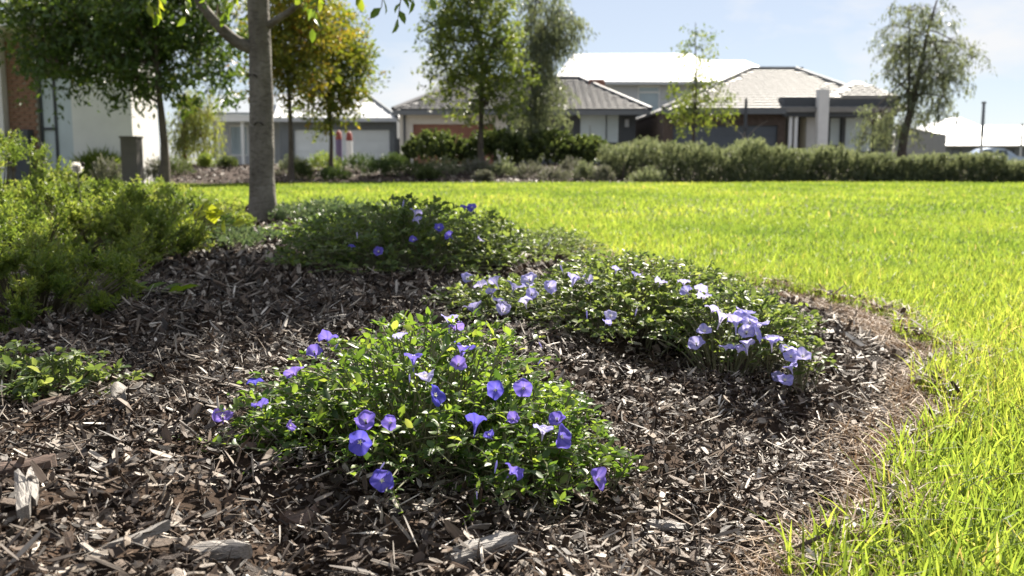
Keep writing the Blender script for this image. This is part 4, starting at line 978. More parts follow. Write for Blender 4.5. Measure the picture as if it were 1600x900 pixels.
SM = [(455, 26.6, 26, 243, 'olive low shrub beside the slim autumn trunks', 'hedge_leaf'), (505, 27.4, 28, 237, 'rounded olive shrub in front of the white garage door', 'shrub_leaf'), (470, 25.6, 20, 252, 'small green mound on bare mulch near the trunk', 'green_hedge_leaf'),
      (560, 27.5, 34, 240, 'dark low shrub right of the marker posts', 'dark_shrub_leaf'), (590, 26.4, 30, 247, 'dark shrub tinged purple below the garage door', 'dark_shrub_leaf'), (520, 25.7, 26, 262, 'very low dark shrub on the lawn edge', 'dark_shrub_leaf'), (612, 28.4, 22, 240, 'dark shrub at the corner where the two houses meet', 'dark_shrub_leaf'),
      (640, 26.2, 36, 250, 'grey-green shrub at the left foot of the dark bush', 'green_hedge_leaf'), (690, 26.4, 34, 248, 'dull green shrub left of the slim tree trunk', 'hedge_leaf'), (668, 25.5, 20, 263, 'little green tuft on the lawn edge, left', 'green_hedge_leaf'),
      (742, 26.8, 28, 249, 'greyish rounded shrub hiding the slim tree foot', 'lavender_leaf'), (785, 26.6, 26, 252, 'olive rounded shrub right of the slim trunk', 'hedge_leaf'), (830, 26.6, 30, 252, 'lavender with mauve heads below the drooping tree', 'lavender_leaf'), (755, 25.5, 18, 268, 'tiny grey tuft on the lawn edge below the slim tree', 'lavender_leaf'),
      (868, 26.0, 26, 262, 'mauve grey lavender clump close to the lawn', 'lavender_leaf'), (915, 26.3, 20, 254, 'small olive mound between lavender and hedge', 'hedge_leaf'), (945, 25.9, 18, 259, 'brownish grey tuft left of the long hedge', 'lavender_leaf'), (1018, 25.4, 34, 263, 'rounded pale green shrub before the long hedge', 'hedge_leaf'),
      (895, 27.3, 24, 247, 'silver-grey shrub behind the lavender clumps', 'lavender_leaf'), (240, 22.3, 26, 249, 'lavender clump beside the letterbox pier', 'lavender_leaf'), (165, 22.0, 34, 246, 'purple flowering clump left of the letterbox pier', 'lavender_leaf'), (355, 28, 16, 246, 'small green shrub under the porch house window', 'green_hedge_leaf'), (318, 28, 14, 241, 'lime shrub under the weeping tree', 'shrub_leaf'), (275, 26, 26, 247, 'low green shrub at the foot of the dark tree', 'green_hedge_leaf')]
for px, Y, w, top, lab, mt in SM: far_shrub(px, 280, Y, w, top, lab, mt)
x = hx(158, 23); shoots_shrub('ornamental_grass', 'tall green ornamental grass clump against the white wall', 'grass clump', (x, 22.8, .05), .5, .4, .55, 240, 8, .35, M['shrub_leaf'], 'needle', None, shoot=.4, stem=False, width=.5)
# little conifer before the window and the staked dead sapling
Yc = 33.; cb_ = np.array([hx(922, Yc), Yc, .2]); cf = empty('young_conifer', cb_, 'small tiered conifer before the pale blind window', 'conifer')
b = Acc(); b.tube([cb_, cb_ + [0, 0, hz(196, Yc) - .2]], [.03, .008], 6); child(cf, 'trunk', b, M['bark_far'])
for zf, rr_ in ((.80, .30), (.62, .45), (.45, .55), (.3, .6)):
    z0 = .2 + (hz(196, Yc) - .2) * zf; ang_ = rng.random(150) * 6.28; r_ = rng.random(150) ** .6 * rr_
    pos = np.stack([cb_[0] + r_ * np.cos(ang_), Yc + r_ * np.sin(ang_), z0 - .12 * r_ / rr_ + rng.normal(size=150) * .02], -1); b = Acc(); leaves(b, 'needle', pos, np.stack([np.cos(ang_), np.sin(ang_), rng.normal(size=150) * .3], -1), np.full(150, .13), rng.random(150), 1, width=1.5); child(cf, 'branch_tier', b, M['dark_tree_leaf'], kind='stuff')
Ys = 34.; sb = np.array([hx(1165, Ys), Ys, .1]); sp = empty('staked_sapling', sb, 'bare sapling tied to a dark stake before the charcoal garage door', 'sapling')
b = Acc(); b.tube([sb, [sb[0], Ys, hz(172, Ys)], [sb[0], Ys, hz(154, Ys)]], [.06, .055, .045], 6); child(sp, 'stake', b, M['dark_grey'])
b = Acc(); b.box(sb[0] - .09, sb[0] + .09, Ys - .09, Ys + .09, hz(201, Ys), hz(196, Ys)); child(sp, 'tie', b, M['dark_grey'])
M['pale_twig'] = solid('pale_twig', (.3, .28, .25), .8, .2)
for q in range(9):
    a0 = sb + [rng.normal() * .03, 0, .3 + .12 * q]; e = a0 + np.array([rng.normal() * .4, rng.normal() * .3, .2 + .5 * rng.random()]); b = Acc(); b.tube([a0, (a0 + e) / 2 + [0, 0, .1], e], [.014, .01, .004], 4); child(sp, 'bare_branch', b, M['pale_twig'])

# ================================================================== LAWN GRASS
def blade_template(segs):
    V, F = [], []
    for i in range(segs):
        t = i / segs; w = .5 * (1 - t ** 1.6 * .75); V += [(-w, 0, t), (w, 0, t)]
    V.append((0, 0, 1.0)); F3 = []
    for i in range(segs - 1): F.append((2 * i, 2 * i + 1, 2 * i + 3, 2 * i + 2))
    F3.append((2 * segs - 2, 2 * segs - 1, 2 * segs))
    return np.array(V, float), ([np.array(F)] if F else []) + [np.array(F3)]
def blades(acc, x, y, z, h, w, bend, segs, rnd, az=None):
    T, F = blade_template(segs); N = len(x)
    az = rng.random(N) * 2 * math.pi if az is None else az
    fa = rng.random(N) * 2 * math.pi
    t = T[:, 2]
    b = bend[:, None] * (t ** 1.8)[None]
    side = np.stack([np.cos(fa), np.sin(fa)], -1)
    V = np.empty((N, len(T), 3))
    V[..., 0] = x[:, None] + side[:, :1] * T[None, :, 0] * w[:, None] + np.cos(az)[:, None] * b * h[:, None]
    V[..., 1] = y[:, None] + side[:, 1:] * T[None, :, 0] * w[:, None] + np.sin(az)[:, None] * b * h[:, None]
    V[..., 2] = z[:, None] + h[:, None] * (t[None] * (1 - .45 * np.minimum(bend, 1.3)[:, None] * t[None]))
    off = (np.arange(N) * len(T))[:, None, None]
    acc.add(V.reshape(-1, 3), [(f[None] + off).reshape(-1, f.shape[1]) for f in F], np.repeat(rnd, len(T)))
def patchy(x, y): return .5 + .5 * np.sin(x * 1.7 + 1.1 * np.sin(y * 1.3)) * np.sin(y * 1.1 + .9 * np.sin(x * .9))
ga = Acc()
for (xa, xb, ya, yb, dens, hm, wm, segs) in ((.1, 2.7, .5, 2.3, 14000, .072, .0042, 4), (.6, 4.2, 2.3, 4.6, 8500, .062, .0048, 3), (-.8, 7.0, 4.6, 9.2, 1900, .060, .0080, 2), (-8.5, 16, 9.2, 25.6, 420, .066, .016, 2)):
    N = int((xb - xa) * (yb - ya) * dens)
    x = rng.uniform(xa, xb, N); y = rng.uniform(ya, yb, N)
    bd = bed_dist(x, y); kp = (bd < -.01 + .03 * rng.random(N)) & (x < .56 * y + 1.3) & (x > -.56 * y - .8) & (y < FAR_EDGE(x) + .25)
    x, y, bd = x[kp], y[kp], bd[kp]; N = len(x)
    near_edge = np.exp(-np.abs(bd) / .12)
    pt = patchy(x * 2.3, y * 2.3)
    h = hm * (.55 + .65 * rng.random(N)) * (.85 + .35 * pt) * (1 + .28 * near_edge * rng.random(N)); w = wm * (.7 + .6 * rng.random(N))
    tall = rng.random(N) < .03; h = np.where(tall, h * 1.45, h)
    bend = .15 + .8 * rng.random(N) ** 1.5
    rnd = np.clip(.12 + .62 * rng.random(N) + .22 * (pt - .5) + .34 * (patchy(x * .8 + 3, y * .7) - .5) + .18 * (patchy(x * .31, y * .27 + 1) - .5) + (rng.random(N) < .025) * .4, 0, 1)
    z = .02 * np.sin(x * .7) * np.sin(y * .5) - .004
    blades(ga, x, y, z, h, w, bend, segs, rnd)
tag(ga.obj('lawn_grass', M['grass'], smoothf=False), 'bright yellow-green lawn grass filling the park behind the bed', 'grass', kind='stuff')
# dry thatch along the cut edge
sa = Acc()
N = 260000; x = rng.uniform(-.2, 1.5, N); y = rng.uniform(.5, 6.5, N); bd = bed_dist(x, y)
wgt = .7 * np.exp(-((bd - .03) / .055) ** 2) * (.35 + .65 * patchy(x * 1.9 + 1, y * 1.4)); kp = rng.random(N) < wgt; x, y, bd = x[kp], y[kp], bd[kp]; N = len(x)
blades(sa, x, y, np.maximum(0, H(x, y) - .008), .05 * (.5 + rng.random(N)), np.full(N, .0022) * (1 + y * .25), .6 + 1.2 * rng.random(N), 3, rng.random(N))
tag(sa.obj('dry_grass', M['straw']), 'brown dead grass thatch along the curved cut lawn edge', 'dry grass', kind='stuff')

# ================================================================== MULCH CHIPS
def chip_templates(n, seed, cols=2, rings=2, jag=.16):
    """splinters of wood: flat slabs with ragged ends, along +X, unit length, width and thickness"""
    out = []; r = np.random.default_rng(seed)
    for q in range(n):
        ys = np.linspace(-.5, .5, cols); e0 = -.5 + np.abs(r.normal(size=cols)) * jag; e1 = .5 - np.abs(r.normal(size=cols)) * jag
        bend = r.normal() * .5; skew = r.normal() * .45; V = []; p0, p1 = r.random() ** .7, r.random() ** .7
        for i in range(rings):
            t = i / (rings - 1); taper = (p0 + (1 - p0) * min(1, 2.2 * t + .12)) * (p1 + (1 - p1) * min(1, 2.2 * (1 - t) + .12))
            for side in (1, -1):
                for c in range(cols):
                    x = e0[c] + (e1[c] - e0[c]) * t
                    edge = .55 if cols > 2 and c in (0, cols - 1) else 1
                    V.append((x, ys[c] * taper + skew * (t - .5), side * .5 * edge * (.65 + .5 * r.random()) + bend * (1 - (2 * t - 1) ** 2)))
        k = 2 * cols; F = []
        for i in range(rings - 1):
            for c in range(cols - 1):
                F.append((i * k + c, (i + 1) * k + c, (i + 1) * k + c + 1, i * k + c + 1))
                F.append((i * k + cols + c, i * k + cols + c + 1, (i + 1) * k + cols + c + 1, (i + 1) * k + cols + c))
            F.append((i * k, i * k + cols, (i + 1) * k + cols, (i + 1) * k))
            F.append((i * k + cols - 1, (i + 1) * k + cols - 1, (i + 1) * k + k - 1, i * k + k - 1))
        for b0 in (0, (rings - 1) * k):
            for c in range(cols - 1): F.append((b0 + c, b0 + c + 1, b0 + cols + c + 1, b0 + cols + c))
        out.append((np.array(V), [np.array(F)]))
    return out
CT = chip_templates(24, 5, 2, 3)
ca = Acc()
def chip_field(xa, xb, ya, yb, dens, L0, L1, wr, lift, pale=0.0):
    N = int((xb - xa) * (yb - ya) * dens); x = rng.uniform(xa, xb, N); y = rng.uniform(ya, yb, N)
    bd = bed_dist(x, y); kp = (bd > -.01) & (x > -.56 * y - .45) & (x < .56 * y + .4); x, y, bd = x[kp], y[kp], bd[kp]; N = len(x)
    L = L0 + (L1 - L0) * rng.random(N) ** 2.2; W = np.minimum(L * rng.uniform(wr[0], wr[1], N), .022); T = W * rng.uniform(.07, .28, N)
    az = rng.random(N) * 2 * math.pi; tl = rng.normal(size=N) * .5
    d = np.stack([np.cos(az) * np.cos(tl), np.sin(az) * np.cos(tl), np.sin(tl)], -1)
    Mx = frames(d, None, .6) * np.stack([L, W, T], -1)[:, None, :]
    z = H(x, y) + lift * rng.random(N) + np.abs(np.sin(tl)) * L * .3
    tone = rng.random(N) ** 1.35; edge = np.exp(-np.maximum(bd, 0) / .22)
    rnd = np.clip(tone * (.88 + pale) + .42 * np.exp(-np.maximum(bd, 0) / .28) * rng.random(N), 0, 1)
    q = rng.integers(0, len(CT), N); P = np.stack([x, y, z], -1)
    for i, (Tm, Fm) in enumerate(CT):
        m = q == i; ca.inst(Tm, Fm, P[m], Mx[m], rnd[m])
chip_field(-1.7, 1.0, .75, 2.1, 18000, .004, .022, (.22, .65), .014, -.03)
chip_field(-1.7, 1.0, .75, 2.1, 1300, .018, .042, (.15, .36), .022, .06)
chip_field(-1.7, 1.0, .75, 2.1, 6500, .010, .05, (.03, .11), .024, .12)
chip_field(-2.4, 1.25, 2.1, 3.4, 8000, .007, .036, (.2, .6), .014, -.02)
chip_field(-2.4, 1.25, 2.1, 3.4, 3000, .018, .07, (.04, .18), .022, .10)
chip_field(-3.2, 1.25, 3.4, 5.4, 3000, .014, .06, (.12, .45), .018)
chip_field(-4, 1, 5.4, 8.5, 700, .03, .09, (.16, .5), .014)
child(BEDOBJ, 'wood_chip_litter', ca, M['chip'], kind='stuff')
fa = Acc(); N = 7000; x = rng.uniform(-13, 9, N); y = rng.uniform(24.2, 31.5, N); kp = y > FAR_EDGE(x) + .05; x, y = x[kp], y[kp]; N = len(x)
L = rng.uniform(.05, .16, N); az = rng.random(N) * 6.283; tl = rng.normal(size=N) * .45; q = rng.integers(0, len(CT), N)
Mx = frames(np.stack([np.cos(az) * np.cos(tl), np.sin(az) * np.cos(tl), np.sin(tl)], -1), None, .6) * np.stack([L, L * .35, L * .12], -1)[:, None, :]
P = np.stack([x, y, FH(x, y) + .02], -1); rnd = rng.random(N) ** 1.3 * .92
for i, (Tm, Fm) in enumerate(CT): fa.inst(Tm, Fm, P[q == i], Mx[q == i], rnd[q == i])
child(FARBED, 'wood_chip_litter', fa, M['chip'], kind='stuff')
# the chips that show largest, one by one
big = [(np.array(V), F) for V, F in chip_templates(8, 21, 3, 3)]
BM = []
for V, F in big:
    a = Acc(); a.add(V, F); BM.append(a.mesh('wood_chip', M['chip_big']))
cnt = 0
while cnt < 300:
    px, py = rng.uniform(-40, 1480), rng.uniform(470, 930) ** 1.0
    if rng.random() > (py - 380) / 540: continue
    p = ground_hit(px, py)
    if bed_dist(p[0], p[1])[0] < .05: continue
    L = rng.uniform(.02, .05); W = min(.011, L * rng.uniform(.14, .4)); T = W * rng.uniform(.25, .5)
    az = rng.random() * 6.283; tl = rng.normal() * .16
    M3 = frames(np.array([[math.cos(az), math.sin(az), math.sin(tl)]]), None, .25)[0] * np.array([L, W, T])
    place('wood_chip', BM[cnt % 8], BEDOBJ, M4(M3, (p[0], p[1], p[2] + .011 + .006 * rng.random()))); cnt += 1
# outstanding pieces
def chunk(px, py, L, W, T, az, mat, label, name='wood_chunk', seed=3, tilt=.1, cat='wood piece', lift=.012):
    V, F = chip_templates(1, seed, 6, 6, .10)[0]; a = Acc(); a.add(V, F)
    p = ground_hit(px, py); o = place(name, a.mesh(name, M[mat]), None, M4(frames(np.array([[math.cos(az), math.sin(az), math.sin(tilt)]]), None, .05)[0] * np.array([L, W, T]), (p[0], p[1], p[2] + lift + abs(math.sin(tilt)) * L * .4)))
    return tag(o, label, cat)
chunk(43, 792, .115, .024, .016, 2.1, 'chunk_grey', 'grey weathered wood block lying alone near the lower left edge', seed=3, tilt=.12)
chunk(755, 880, .085, .026, .020, .35, 'chunk_grey', 'split grey wood slab at the bottom edge, below the front plant', seed=4)
chunk(470, 823, .05, .03, .022, .3, 'chunk_brown', 'dark brown bark chunk below the left end of front plant', seed=6)
chunk(1385, 690, .06, .016, .014, -.25, 'chunk_grey', 'pale grey stick end near the lawn edge at right', seed=8)
chunk(1040, 840, .055, .024, .018, 2.6, 'chunk_grey', 'grey wood chunk right of the front plant near bottom', seed=9)
chunk(30, 748, .09, .03, .016, .3, 'chunk_brown', 'long dark bark slab at left edge above the grey block', seed=10)
chunk(165, 735, .06, .02, .012, 1.2, 'chunk_grey', 'pale splintered wood flake in the lower left mulch', seed=12)
chunk(215, 860, .075, .012, .010, .8, 'chunk_grey', 'slim pale wood sliver near the bottom left', seed=13)
chunk(85, 647, .06, .024, .016, .1, 'chunk_brown', 'brown flat wood block below the small leafy patch', seed=14)
chunk(330, 885, .10, .025, .018, -.2, 'chunk_grey', 'wide weathered bark slab at the bottom edge, left of centre', seed=15)
# curled dead leaf near the small patch
p = ground_hit(190, 640); a = Acc(); u_ = np.linspace(0, 1, 12)
for sgn in (-1, 1):
    pass
Vc = []
for q in u_:
    wd = .016 * math.sin(math.pi * (.12 + .8 * q)); c = np.array([p[0] - .012 + .03 * q + .012 * math.sin(q * 6), p[1] + .055 - .08 * q, p[2] + .012 + .014 * math.sin(q * 3.1)])
    for s_ in (-1, -.4, .4, 1): Vc.append(c + np.array([s_ * wd, .2 * wd * s_, .010 * s_ * s_ + .006 * s_ * math.sin(q * 9)]))
a.add(Vc, np.array([(4 * i + j, 4 * i + j + 1, 4 * i + j + 5, 4 * i + j + 4) for i in range(11) for j in range(3)]))
o = tag(a.obj('dead_leaf', M['dead_leaf'], smoothf=True), 'curled grey dead leaf right of the small leafy patch', 'dead leaf')
md = o.modifiers.new('thickness', 'SOLIDIFY'); md.thickness = .0012
# fallen green sprig
sp_ = ground_hit(235, 468); sg = empty('fallen_sprig', sp_, 'fallen sprig with long green leaves on the shaded mulch', 'sprig')
lm = Acc(); lm.add(OV_T * [1, .5, .8], OV_F); LEAF_SP = lm.mesh('leaf', M['pear_leaf_obj'], True)
b = Acc(); b.tube([sp_ + [-.10, .05, .02], sp_ + [0, 0, .025], sp_ + [.10, -.02, .02]], .003, 5); child(sg, 'stem', b, M['conv_stem'])
for q, (dx, dy, az, L) in enumerate([(-.09, .05, 2.9, .09), (-.05, .03, 2.5, .08), (-.02, .01, .5, .09), (.03, 0, .3, .09), (.08, -.02, -.2, .10), (.06, -.02, -.6, .09), (.0, .02, -2.2, .08), (-.06, .03, 1.0, .08), (.09, -.02, .25, .08)]):
    place('leaf', LEAF_SP, sg, M4(frames(np.array([[math.cos(az), math.sin(az), .38]]), None, .5)[0] * L * .75, sp_ + [dx, dy, .024]))

# ================================================================== FLOWERING PLANTS
def flower_meshes(mat):
    """funnel corolla, five pleats and a wavy rim, axis +Z; rim radius 1"""
    out = []; fr_ = np.random.default_rng(3)
    for cup, ruf in ((1.0, .10), (1.5, .16), (.6, .08), (1.2, .22), (2.1, .12)):
        a = Acc(); ns = 40; V = []; A = []; U = []
        rs = [.05, .08, .14, .24, .38, .55, .72, .87, .96, 1.0]; zs = [-.95, -.72, -.52, -.38, -.27, -.18, -.10, -.04, -.01, .0]
        ph = fr_.random(6) * 6.28
        for r_, z in zip(rs, zs):
            for q in range(ns):
                th = 2 * math.pi * q / ns; pl = math.cos(5 * th)
                rim = 1 + r_ * r_ * (.05 * pl - .03 * abs(math.sin(2.5 * th)) + .05 * math.sin(2 * th + ph[0]) + .02 * math.sin(7 * th + ph[1]))
                fold = .05 * r_ * pl * (1 - .4 * r_) + ruf * r_ ** 2.2 * (math.sin(2 * th + ph[2]) + .6 * math.sin(3 * th + ph[3]) + .35 * math.sin(8 * th + ph[4]))
                curl = -.14 * max(0, r_ - .8) / .2 * (1 + math.sin(th * 2 + ph[5]))
                V.append((r_ * rim * math.cos(th), r_ * rim * math.sin(th), z * cup + fold + curl)); A.append(r_); U.append((.5 + .5 * pl, th, r_))
        nr = len(rs)
        F = [(i * ns + q, i * ns + (q + 1) % ns, (i + 1) * ns + (q + 1) % ns, (i + 1) * ns + q) for i in range(nr - 1) for q in range(ns)]
        a.add(V, np.array(F), np.array(A), np.array(U)); out.append(a.mesh('flower', mat, True))
    return out
FL = flower_meshes(M['petal']); FLP = flower_meshes(M['petal_pale'])
a = Acc()
for q in range(5):
    th = q * 2 * math.pi / 5; a.tube([(0, 0, -.5), (.12 * math.cos(th), .12 * math.sin(th), -.24), (.24 * math.cos(th), .24 * math.sin(th), -.19)], [.05, .045, .012], 5)
THROAT = a.mesh('throat', M['throat'], True)
M['sepal'] = solid('sepal', (.12, .15, .06), .6, .3, .2)
a = Acc(); a.tube([(0, 0, -1.0), (0, 0, -.8), (0, 0, -.55)], [.05, .13, .09], 6); a.tube([(0, 0, -1.9), (.05, 0, -1.4), (0, 0, -.98)], .03, 4); SEPAL = a.mesh('calyx', M['sepal'], True)
a = Acc(); a.tube([(0, 0, -1.2), (0, 0, -.5), (.03, 0, 0), (0, .03, .5), (0, 0, .95)], [.06, .16, .22, .17, .02], 8, noise=.06); BUD = a.mesh('bud', M['petal_pale'], True)

FSC = 1.0
def lobe_hit(px, py, lobes):
    """first point where the ray meets the plant's domes"""
    d = ray(px, py); o = np.array([0, 0, CAM_H]); best = None
    for (cx_, cy_, cz_, rx, ry, h) in lobes:
        s = np.array([rx, ry, h]); oo = (o - np.array([cx_, cy_, cz_])) / s; dd = d / s
        A_ = dd @ dd; B_ = 2 * oo @ dd; C_ = oo @ oo - 1; disc = B_ * B_ - 4 * A_ * C_
        if disc > 0:
            t = (-B_ - math.sqrt(disc)) / (2 * A_)
        else:
            t = -B_ / (2 * A_)
            if np.linalg.norm(oo + dd * t) > 1.35: continue
        p = o + d * t
        if p[2] < cz_ - .02: continue
        if best is None or t < best[0]: best = (t, p, np.array([cx_, cy_, cz_]))
    if best is None:
        g = ground_hit(px, py); return g + [0, 0, .03], np.array([lobes[0][0], lobes[0][1], lobes[0][2]])
    return best[1], best[2]
def bindweed(name, label, cat, lobes, n_stem, leaf, lmat, lmat_obj, flowers, pale, n_single, stem_r=.0012, wisps=0, tpl='ovate'):
    base = np.array([lobes[0][0], lobes[0][1], lobes[0][2]])
    o = empty(name, base, label, cat, 'blue-flowered bindweed plants in the mulch bed')
    st, lf = Acc(), Acc(); allP, allD, allS, allR = [], [], [], []
    wts = np.array([l[3] * l[4] for l in lobes]); wts = wts / wts.sum()
    for i in range(n_stem):
        cx_, cy_, cz_, rx, ry, h = lobes[rng.choice(len(lobes), p=wts)]
        th = rng.random() * 6.283; r_ = math.sqrt(rng.random()) * (1.0 if rng.random() > .08 else 1.18)
        lump = 1 + .13 * math.sin(3 * th + cx_ * 9) + .10 * math.sin(5 * th + cy_ * 7)
        top = h * math.sqrt(max(.03, 1 - min(r_, 1) ** 2)) * (.55 + .55 * rng.random() ** .6)
        e = np.array([cx_ + rx * r_ * lump * math.cos(th), cy_ + ry * r_ * lump * math.sin(th), 0])
        e[2] = max(Hs(e[0], e[1]) + .008, cz_ + top)
        s = np.array([cx_ + rx * r_ * .45 * math.cos(th + rng.normal() * .4), cy_ + ry * r_ * .45 * math.sin(th + rng.normal() * .4), 0]); s[2] = Hs(s[0], s[1])
        m = np.array([(s[0] * .6 + e[0] * .4) + rng.normal() * .02, (s[1] * .6 + e[1] * .4) + rng.normal() * .02, max(e[2], s[2]) * 1.0 + .03 * rng.random()])
        u_ = np.linspace(0, 1, 7)[:, None]; C = (1 - u_) ** 2 * s + 2 * u_ * (1 - u_) * m + u_ ** 2 * e
        st.tube(C, np.linspace(stem_r * 1.4, stem_r * .6, 7), 4, cap=False)
        nl = rng.integers(13, 23); f = np.sort(.25 + .77 * rng.random(nl)); f = np.minimum(f, 1)
        P = np.stack([np.interp(f, u_[:, 0], C[:, j]) for j in range(3)], -1)
        tan = C[-1] - C[-3]; tan /= np.linalg.norm(tan) + 1e-9
        D = tan * .55 + np.stack([np.cos(np.arange(nl) * 2.4), np.sin(np.arange(nl) * 2.4), np.full(nl, .35)], -1) * .9 + rng.normal(size=(nl, 3)) * .3
        allP.append(P); allD.append(D); allS.append(leaf * (.42 + .85 * rng.random(nl) ** 1.4) * np.where(f > .93, .75, 1)); allR.append(np.clip(.5 * rng.random() + .5 * rng.random(nl), 0, 1))
    P = np.concatenate(allP); D = np.concatenate(allD); S = np.concatenate(allS); Rn = np.concatenate(allR)
    # single leaves: the large ones on the side and top facing the picture
    score = S / leaf - 1.2 * (P[:, 1] - base[1]) / max(l[4] for l in lobes) * .5 + (P[:, 2] - base[2]) / max(l[5] for l in lobes) * .6 + rng.random(len(P)) * .5
    idx = np.argsort(-score); one, rest = idx[:n_single], idx[n_single:]
    leaves(lf, tpl, P[rest], D[rest], S[rest], Rn[rest], .7)
    child(o, 'stems', st, M['conv_stem'], kind='stuff')
    child(o, 'foliage', lf, M[lmat], True, kind='stuff')
    if n_single:
        lm_ = Acc(); lm_.add(OV_T, OV_F); me = lm_.mesh('leaf', M[lmat_obj], True); FM = frames(D[one], None, .6)
        for q, i_ in enumerate(one): place('leaf', me, o, M4(FM[q] * S[i_] * 1.08, P[i_]))
    for (px, py, dpx, face) in flowers:
        p, c = lobe_hit(px, py, lobes); dist = np.linalg.norm(p - [0, 0, CAM_H]); r_ = dpx / 2 / FPX * dist * FSC
        tocam = np.array([0, 0, CAM_H]) - p; tocam /= np.linalg.norm(tocam); tosun = np.array(sdir[:])
        outw = (p - c) / (np.linalg.norm(p - c) + 1e-9)
        if face == 'f': ax = tocam * 1.0 + rng.normal(size=3) * .22
        elif face == 't': ax = tocam * .7 + np.array([0, 0, .6]) + rng.normal(size=3) * .25
        elif face == 'l': ax = tocam * .5 + np.array([-.8, 0, .3]) + rng.normal(size=3) * .15
        elif face == 'r': ax = tocam * .55 + np.array([.8, 0, .25]) + rng.normal(size=3) * .15
        else: ax = np.array([0, .25, 1.0]) * .8 + outw * .3 + tosun * .35 + rng.normal(size=3) * .32
        p = p - ray(px, py) * .028
        zq = Vector(ax).normalized().to_track_quat('Z', 'Y').to_matrix().to_4x4()
        Mx = Matrix.Translation(Vector(p)) @ zq @ Matrix.Rotation(rng.random() * 6.28, 4, 'Z')
        if face == 'b':
            place('bud', BUD, o, Mx @ Matrix.Diagonal((r_ * .8, r_ * .8, r_, 1))); continue
        var = int(rng.choice([0, 0, 2, 3])) if face in 'flr' else int(rng.choice([0, 1, 3, 4])); sz = r_ * (1.0 if face in 'ft' else 1.12)
        fo = place('flower', (FLP if pale or (face == 'u' and rng.random() < .35) else FL)[var], o, Mx @ Matrix.Diagonal((sz, sz, sz, 1)))
        for nm, me in (('throat', THROAT), ('calyx', SEPAL)):
            t_ = bpy.data.objects.new(nm, me); COL.objects.link(t_); t_.parent = fo
    return o
g1 = Hs(-.12, 1.45) - .01
FSC = .92
L1 = [(-.125, 1.42, g1, .285, .30, .195), (.015, 1.36, g1, .14, .22, .12), (-.29, 1.42, g1, .13, .20, .11), (.12, 1.34, g1, .06, .06, .04)]
fl1 = [(348, 647, 32, 't'), (398, 593, 26, 'u'), (406, 628, 24, 'u'), (456, 664, 20, 'f'), (490, 547, 27, 't'), (513, 523, 30, 'u'), (528, 537, 18, 'b'), (458, 578, 30, 'u'), (562, 692, 40, 'f'), (597, 750, 38, 'f'), (570, 654, 36, 't'), (608, 660, 27, 'f'), (684, 616, 33, 'r'), (664, 583, 30, 'u'), (625, 522, 22, 'u'), (646, 552, 28, 'u'),
       (703, 492, 28, 'u'), (712, 507, 26, 'u'), (726, 537, 34, 'u'), (717, 567, 28, 't'), (773, 609, 31, 'f'), (817, 606, 32, 'f'), (745, 650, 32, 'u'), (763, 677, 20, 't'), (800, 652, 24, 't'), (850, 665, 32, 'u'), (870, 652, 28, 't'), (882, 682, 36, 'r'), (940, 748, 37, 'r'), (805, 731, 34, 'u'), (775, 728, 20, 'b'), (745, 773, 14, 'b'), (597, 728, 16, 'b'), (843, 566, 14, 'b'), (640, 590, 14, 'b')]
bindweed('bindweed_plant', 'nearest blue-flowered ground cover plant with fresh green leaves', 'flowering plant', L1, 640, .0165, 'conv_leaf', 'conv_leaf_obj', fl1, False, 300)
g2 = Hs(.25, 2.35) - .01
FSC = .86
L2 = [(.26, 2.40, g2, .30, .38, .16), (.50, 2.18, g2, .19, .24, .115), (-.03, 2.58, g2, .19, .26, .085), (.44, 2.48, g2, .2, .25, .135), (.585, 2.0, g2 - .02, .07, .12, .06)]
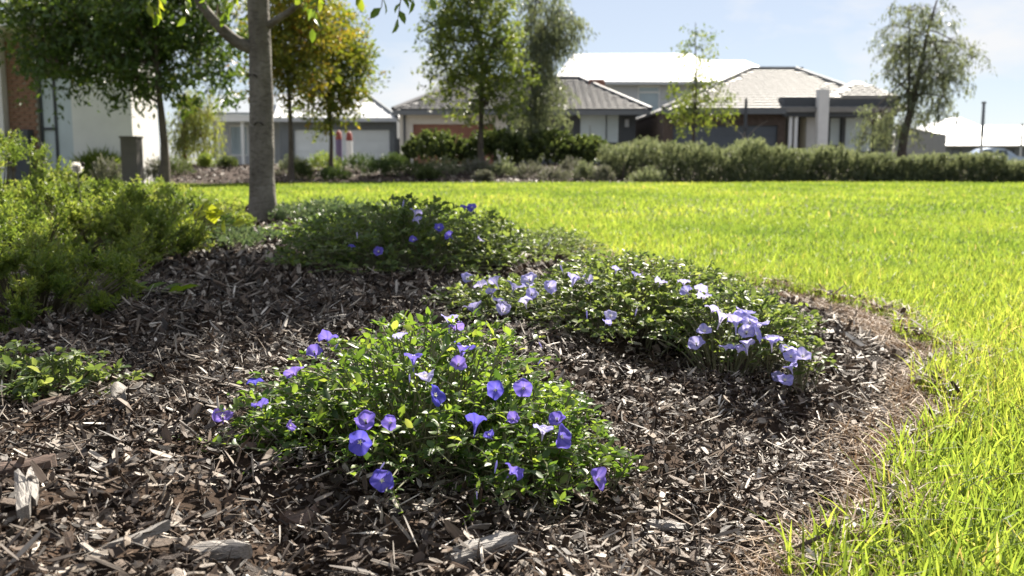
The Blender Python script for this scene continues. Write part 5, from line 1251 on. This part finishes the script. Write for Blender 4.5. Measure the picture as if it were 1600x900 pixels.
fl2 = [(730, 432, 22, 't'), (750, 442, 24, 'u'), (772, 435, 22, 'u'), (767, 453, 20, 't'), (806, 442, 30, 'u'), (826, 435, 30, 't'), (832, 457, 24, 't'), (820, 467, 24, 'u'), (787, 480, 28, 't'), (781, 467, 26, 'u'), (739, 476, 30, 'u'), (861, 448, 24, 'r'), (877, 419, 16, 'b'), (899, 430, 28, 'u'), (918, 434, 22, 't'), (964, 418, 16, 'u'), (994, 426, 16, 'u'), (1034, 437, 22, 'u'), (1071, 452, 22, 't'), (1069, 437, 20, 'u'),
       (1097, 450, 24, 'u'), (1101, 459, 24, 'u'), (1116, 480, 28, 'u'), (1131, 487, 30, 'u'), (1150, 497, 28, 'u'), (1165, 484, 30, 'u'), (1156, 495, 26, 't'), (1172, 502, 28, 't'), (1187, 502, 30, 'u'), (1167, 517, 28, 't'), (1186, 521, 28, 'r'), (1167, 532, 24, 'u'), (1156, 542, 26, 'u'), (1135, 540, 24, 'u'), (1101, 514, 28, 't'), (1088, 534, 30, 't'), (1206, 525, 26, 'u'), (1212, 528, 22, 'u'), (1232, 542, 26, 'u'), (1236, 555, 26, 't'), (1255, 553, 28, 'u'),
       (1234, 570, 22, 'u'), (1227, 591, 28, 't'), (1214, 608, 22, 't'), (954, 491, 24, 't'), (917, 491, 16, 'b'), (994, 487, 14, 'b'), (949, 502, 16, 'u'), (784, 519, 20, 'u'), (758, 518, 18, 'u'), (844, 562, 14, 'b')]
bindweed('bindweed_plant', 'spreading pale-flowered ground cover plant beside the curved lawn edge', 'flowering plant', L2, 950, .0175, 'conv2_leaf', 'conv2_leaf_obj', fl2, True, 300)
g3 = Hs(-.33, 3.6) - .01
L3 = [(-.36, 3.55, g3, .38, .42, .25), (-.64, 3.75, g3, .30, .35, .20), (-.10, 3.75, g3, .22, .35, .19)]
fl3 = [(630, 318, 16, 'b'), (651, 328, 20, 'u'), (651, 341, 16, 'u'), (726, 321, 16, 'u'), (737, 323, 18, 't'), (686, 354, 18, 't'), (700, 366, 18, 't'), (646, 373, 16, 't'), (591, 392, 18, 't'), (550, 383, 12, 'u'), (558, 367, 12, 'b'), (752, 373, 14, 'u')]
bindweed('bindweed_plant', 'dense dark green flowering plant between trunk and pale-flowered plant', 'flowering plant', L3, 820, .024, 'conv2_leaf', 'conv2_leaf_obj', fl3, False, 0)
g4 = Hs(.05, 4.4) - .01
bindweed('bindweed_plant', 'low grey-green ground cover against the lawn behind the flowers', 'ground cover', [(.06, 4.35, g4, .36, .6, .12), (.22, 4.9, g4, .22, .5, .10)], 330, .022, 'conv2_leaf', 'conv2_leaf_obj', [(857, 381, 10, 'b')], True, 0, tpl='diamond')
g5 = Hs(-.6, 4.9)
bindweed('bindweed_plant', 'loose pale green ground cover just right of the trunk', 'ground cover', [(-.95, 5.1, g5 - .01, .35, .5, .13), (-.6, 5.4, g5 - .01, .4, .5, .17)], 330, .028, 'conv_leaf', 'conv_leaf_obj', [], False, 0, tpl='diamond')
lp_ = ground_hit(80, 630)
bindweed('leafy_patch', 'small round-leaved patch without flowers at the left edge', 'ground cover', [(lp_[0], lp_[1] + .06, lp_[2] - .01, .12, .12, .075), (lp_[0] - .13, lp_[1] + .08, lp_[2] - .01, .14, .14, .085)], 120, .018, 'conv2_leaf', 'conv2_leaf_obj', [], False, 150)
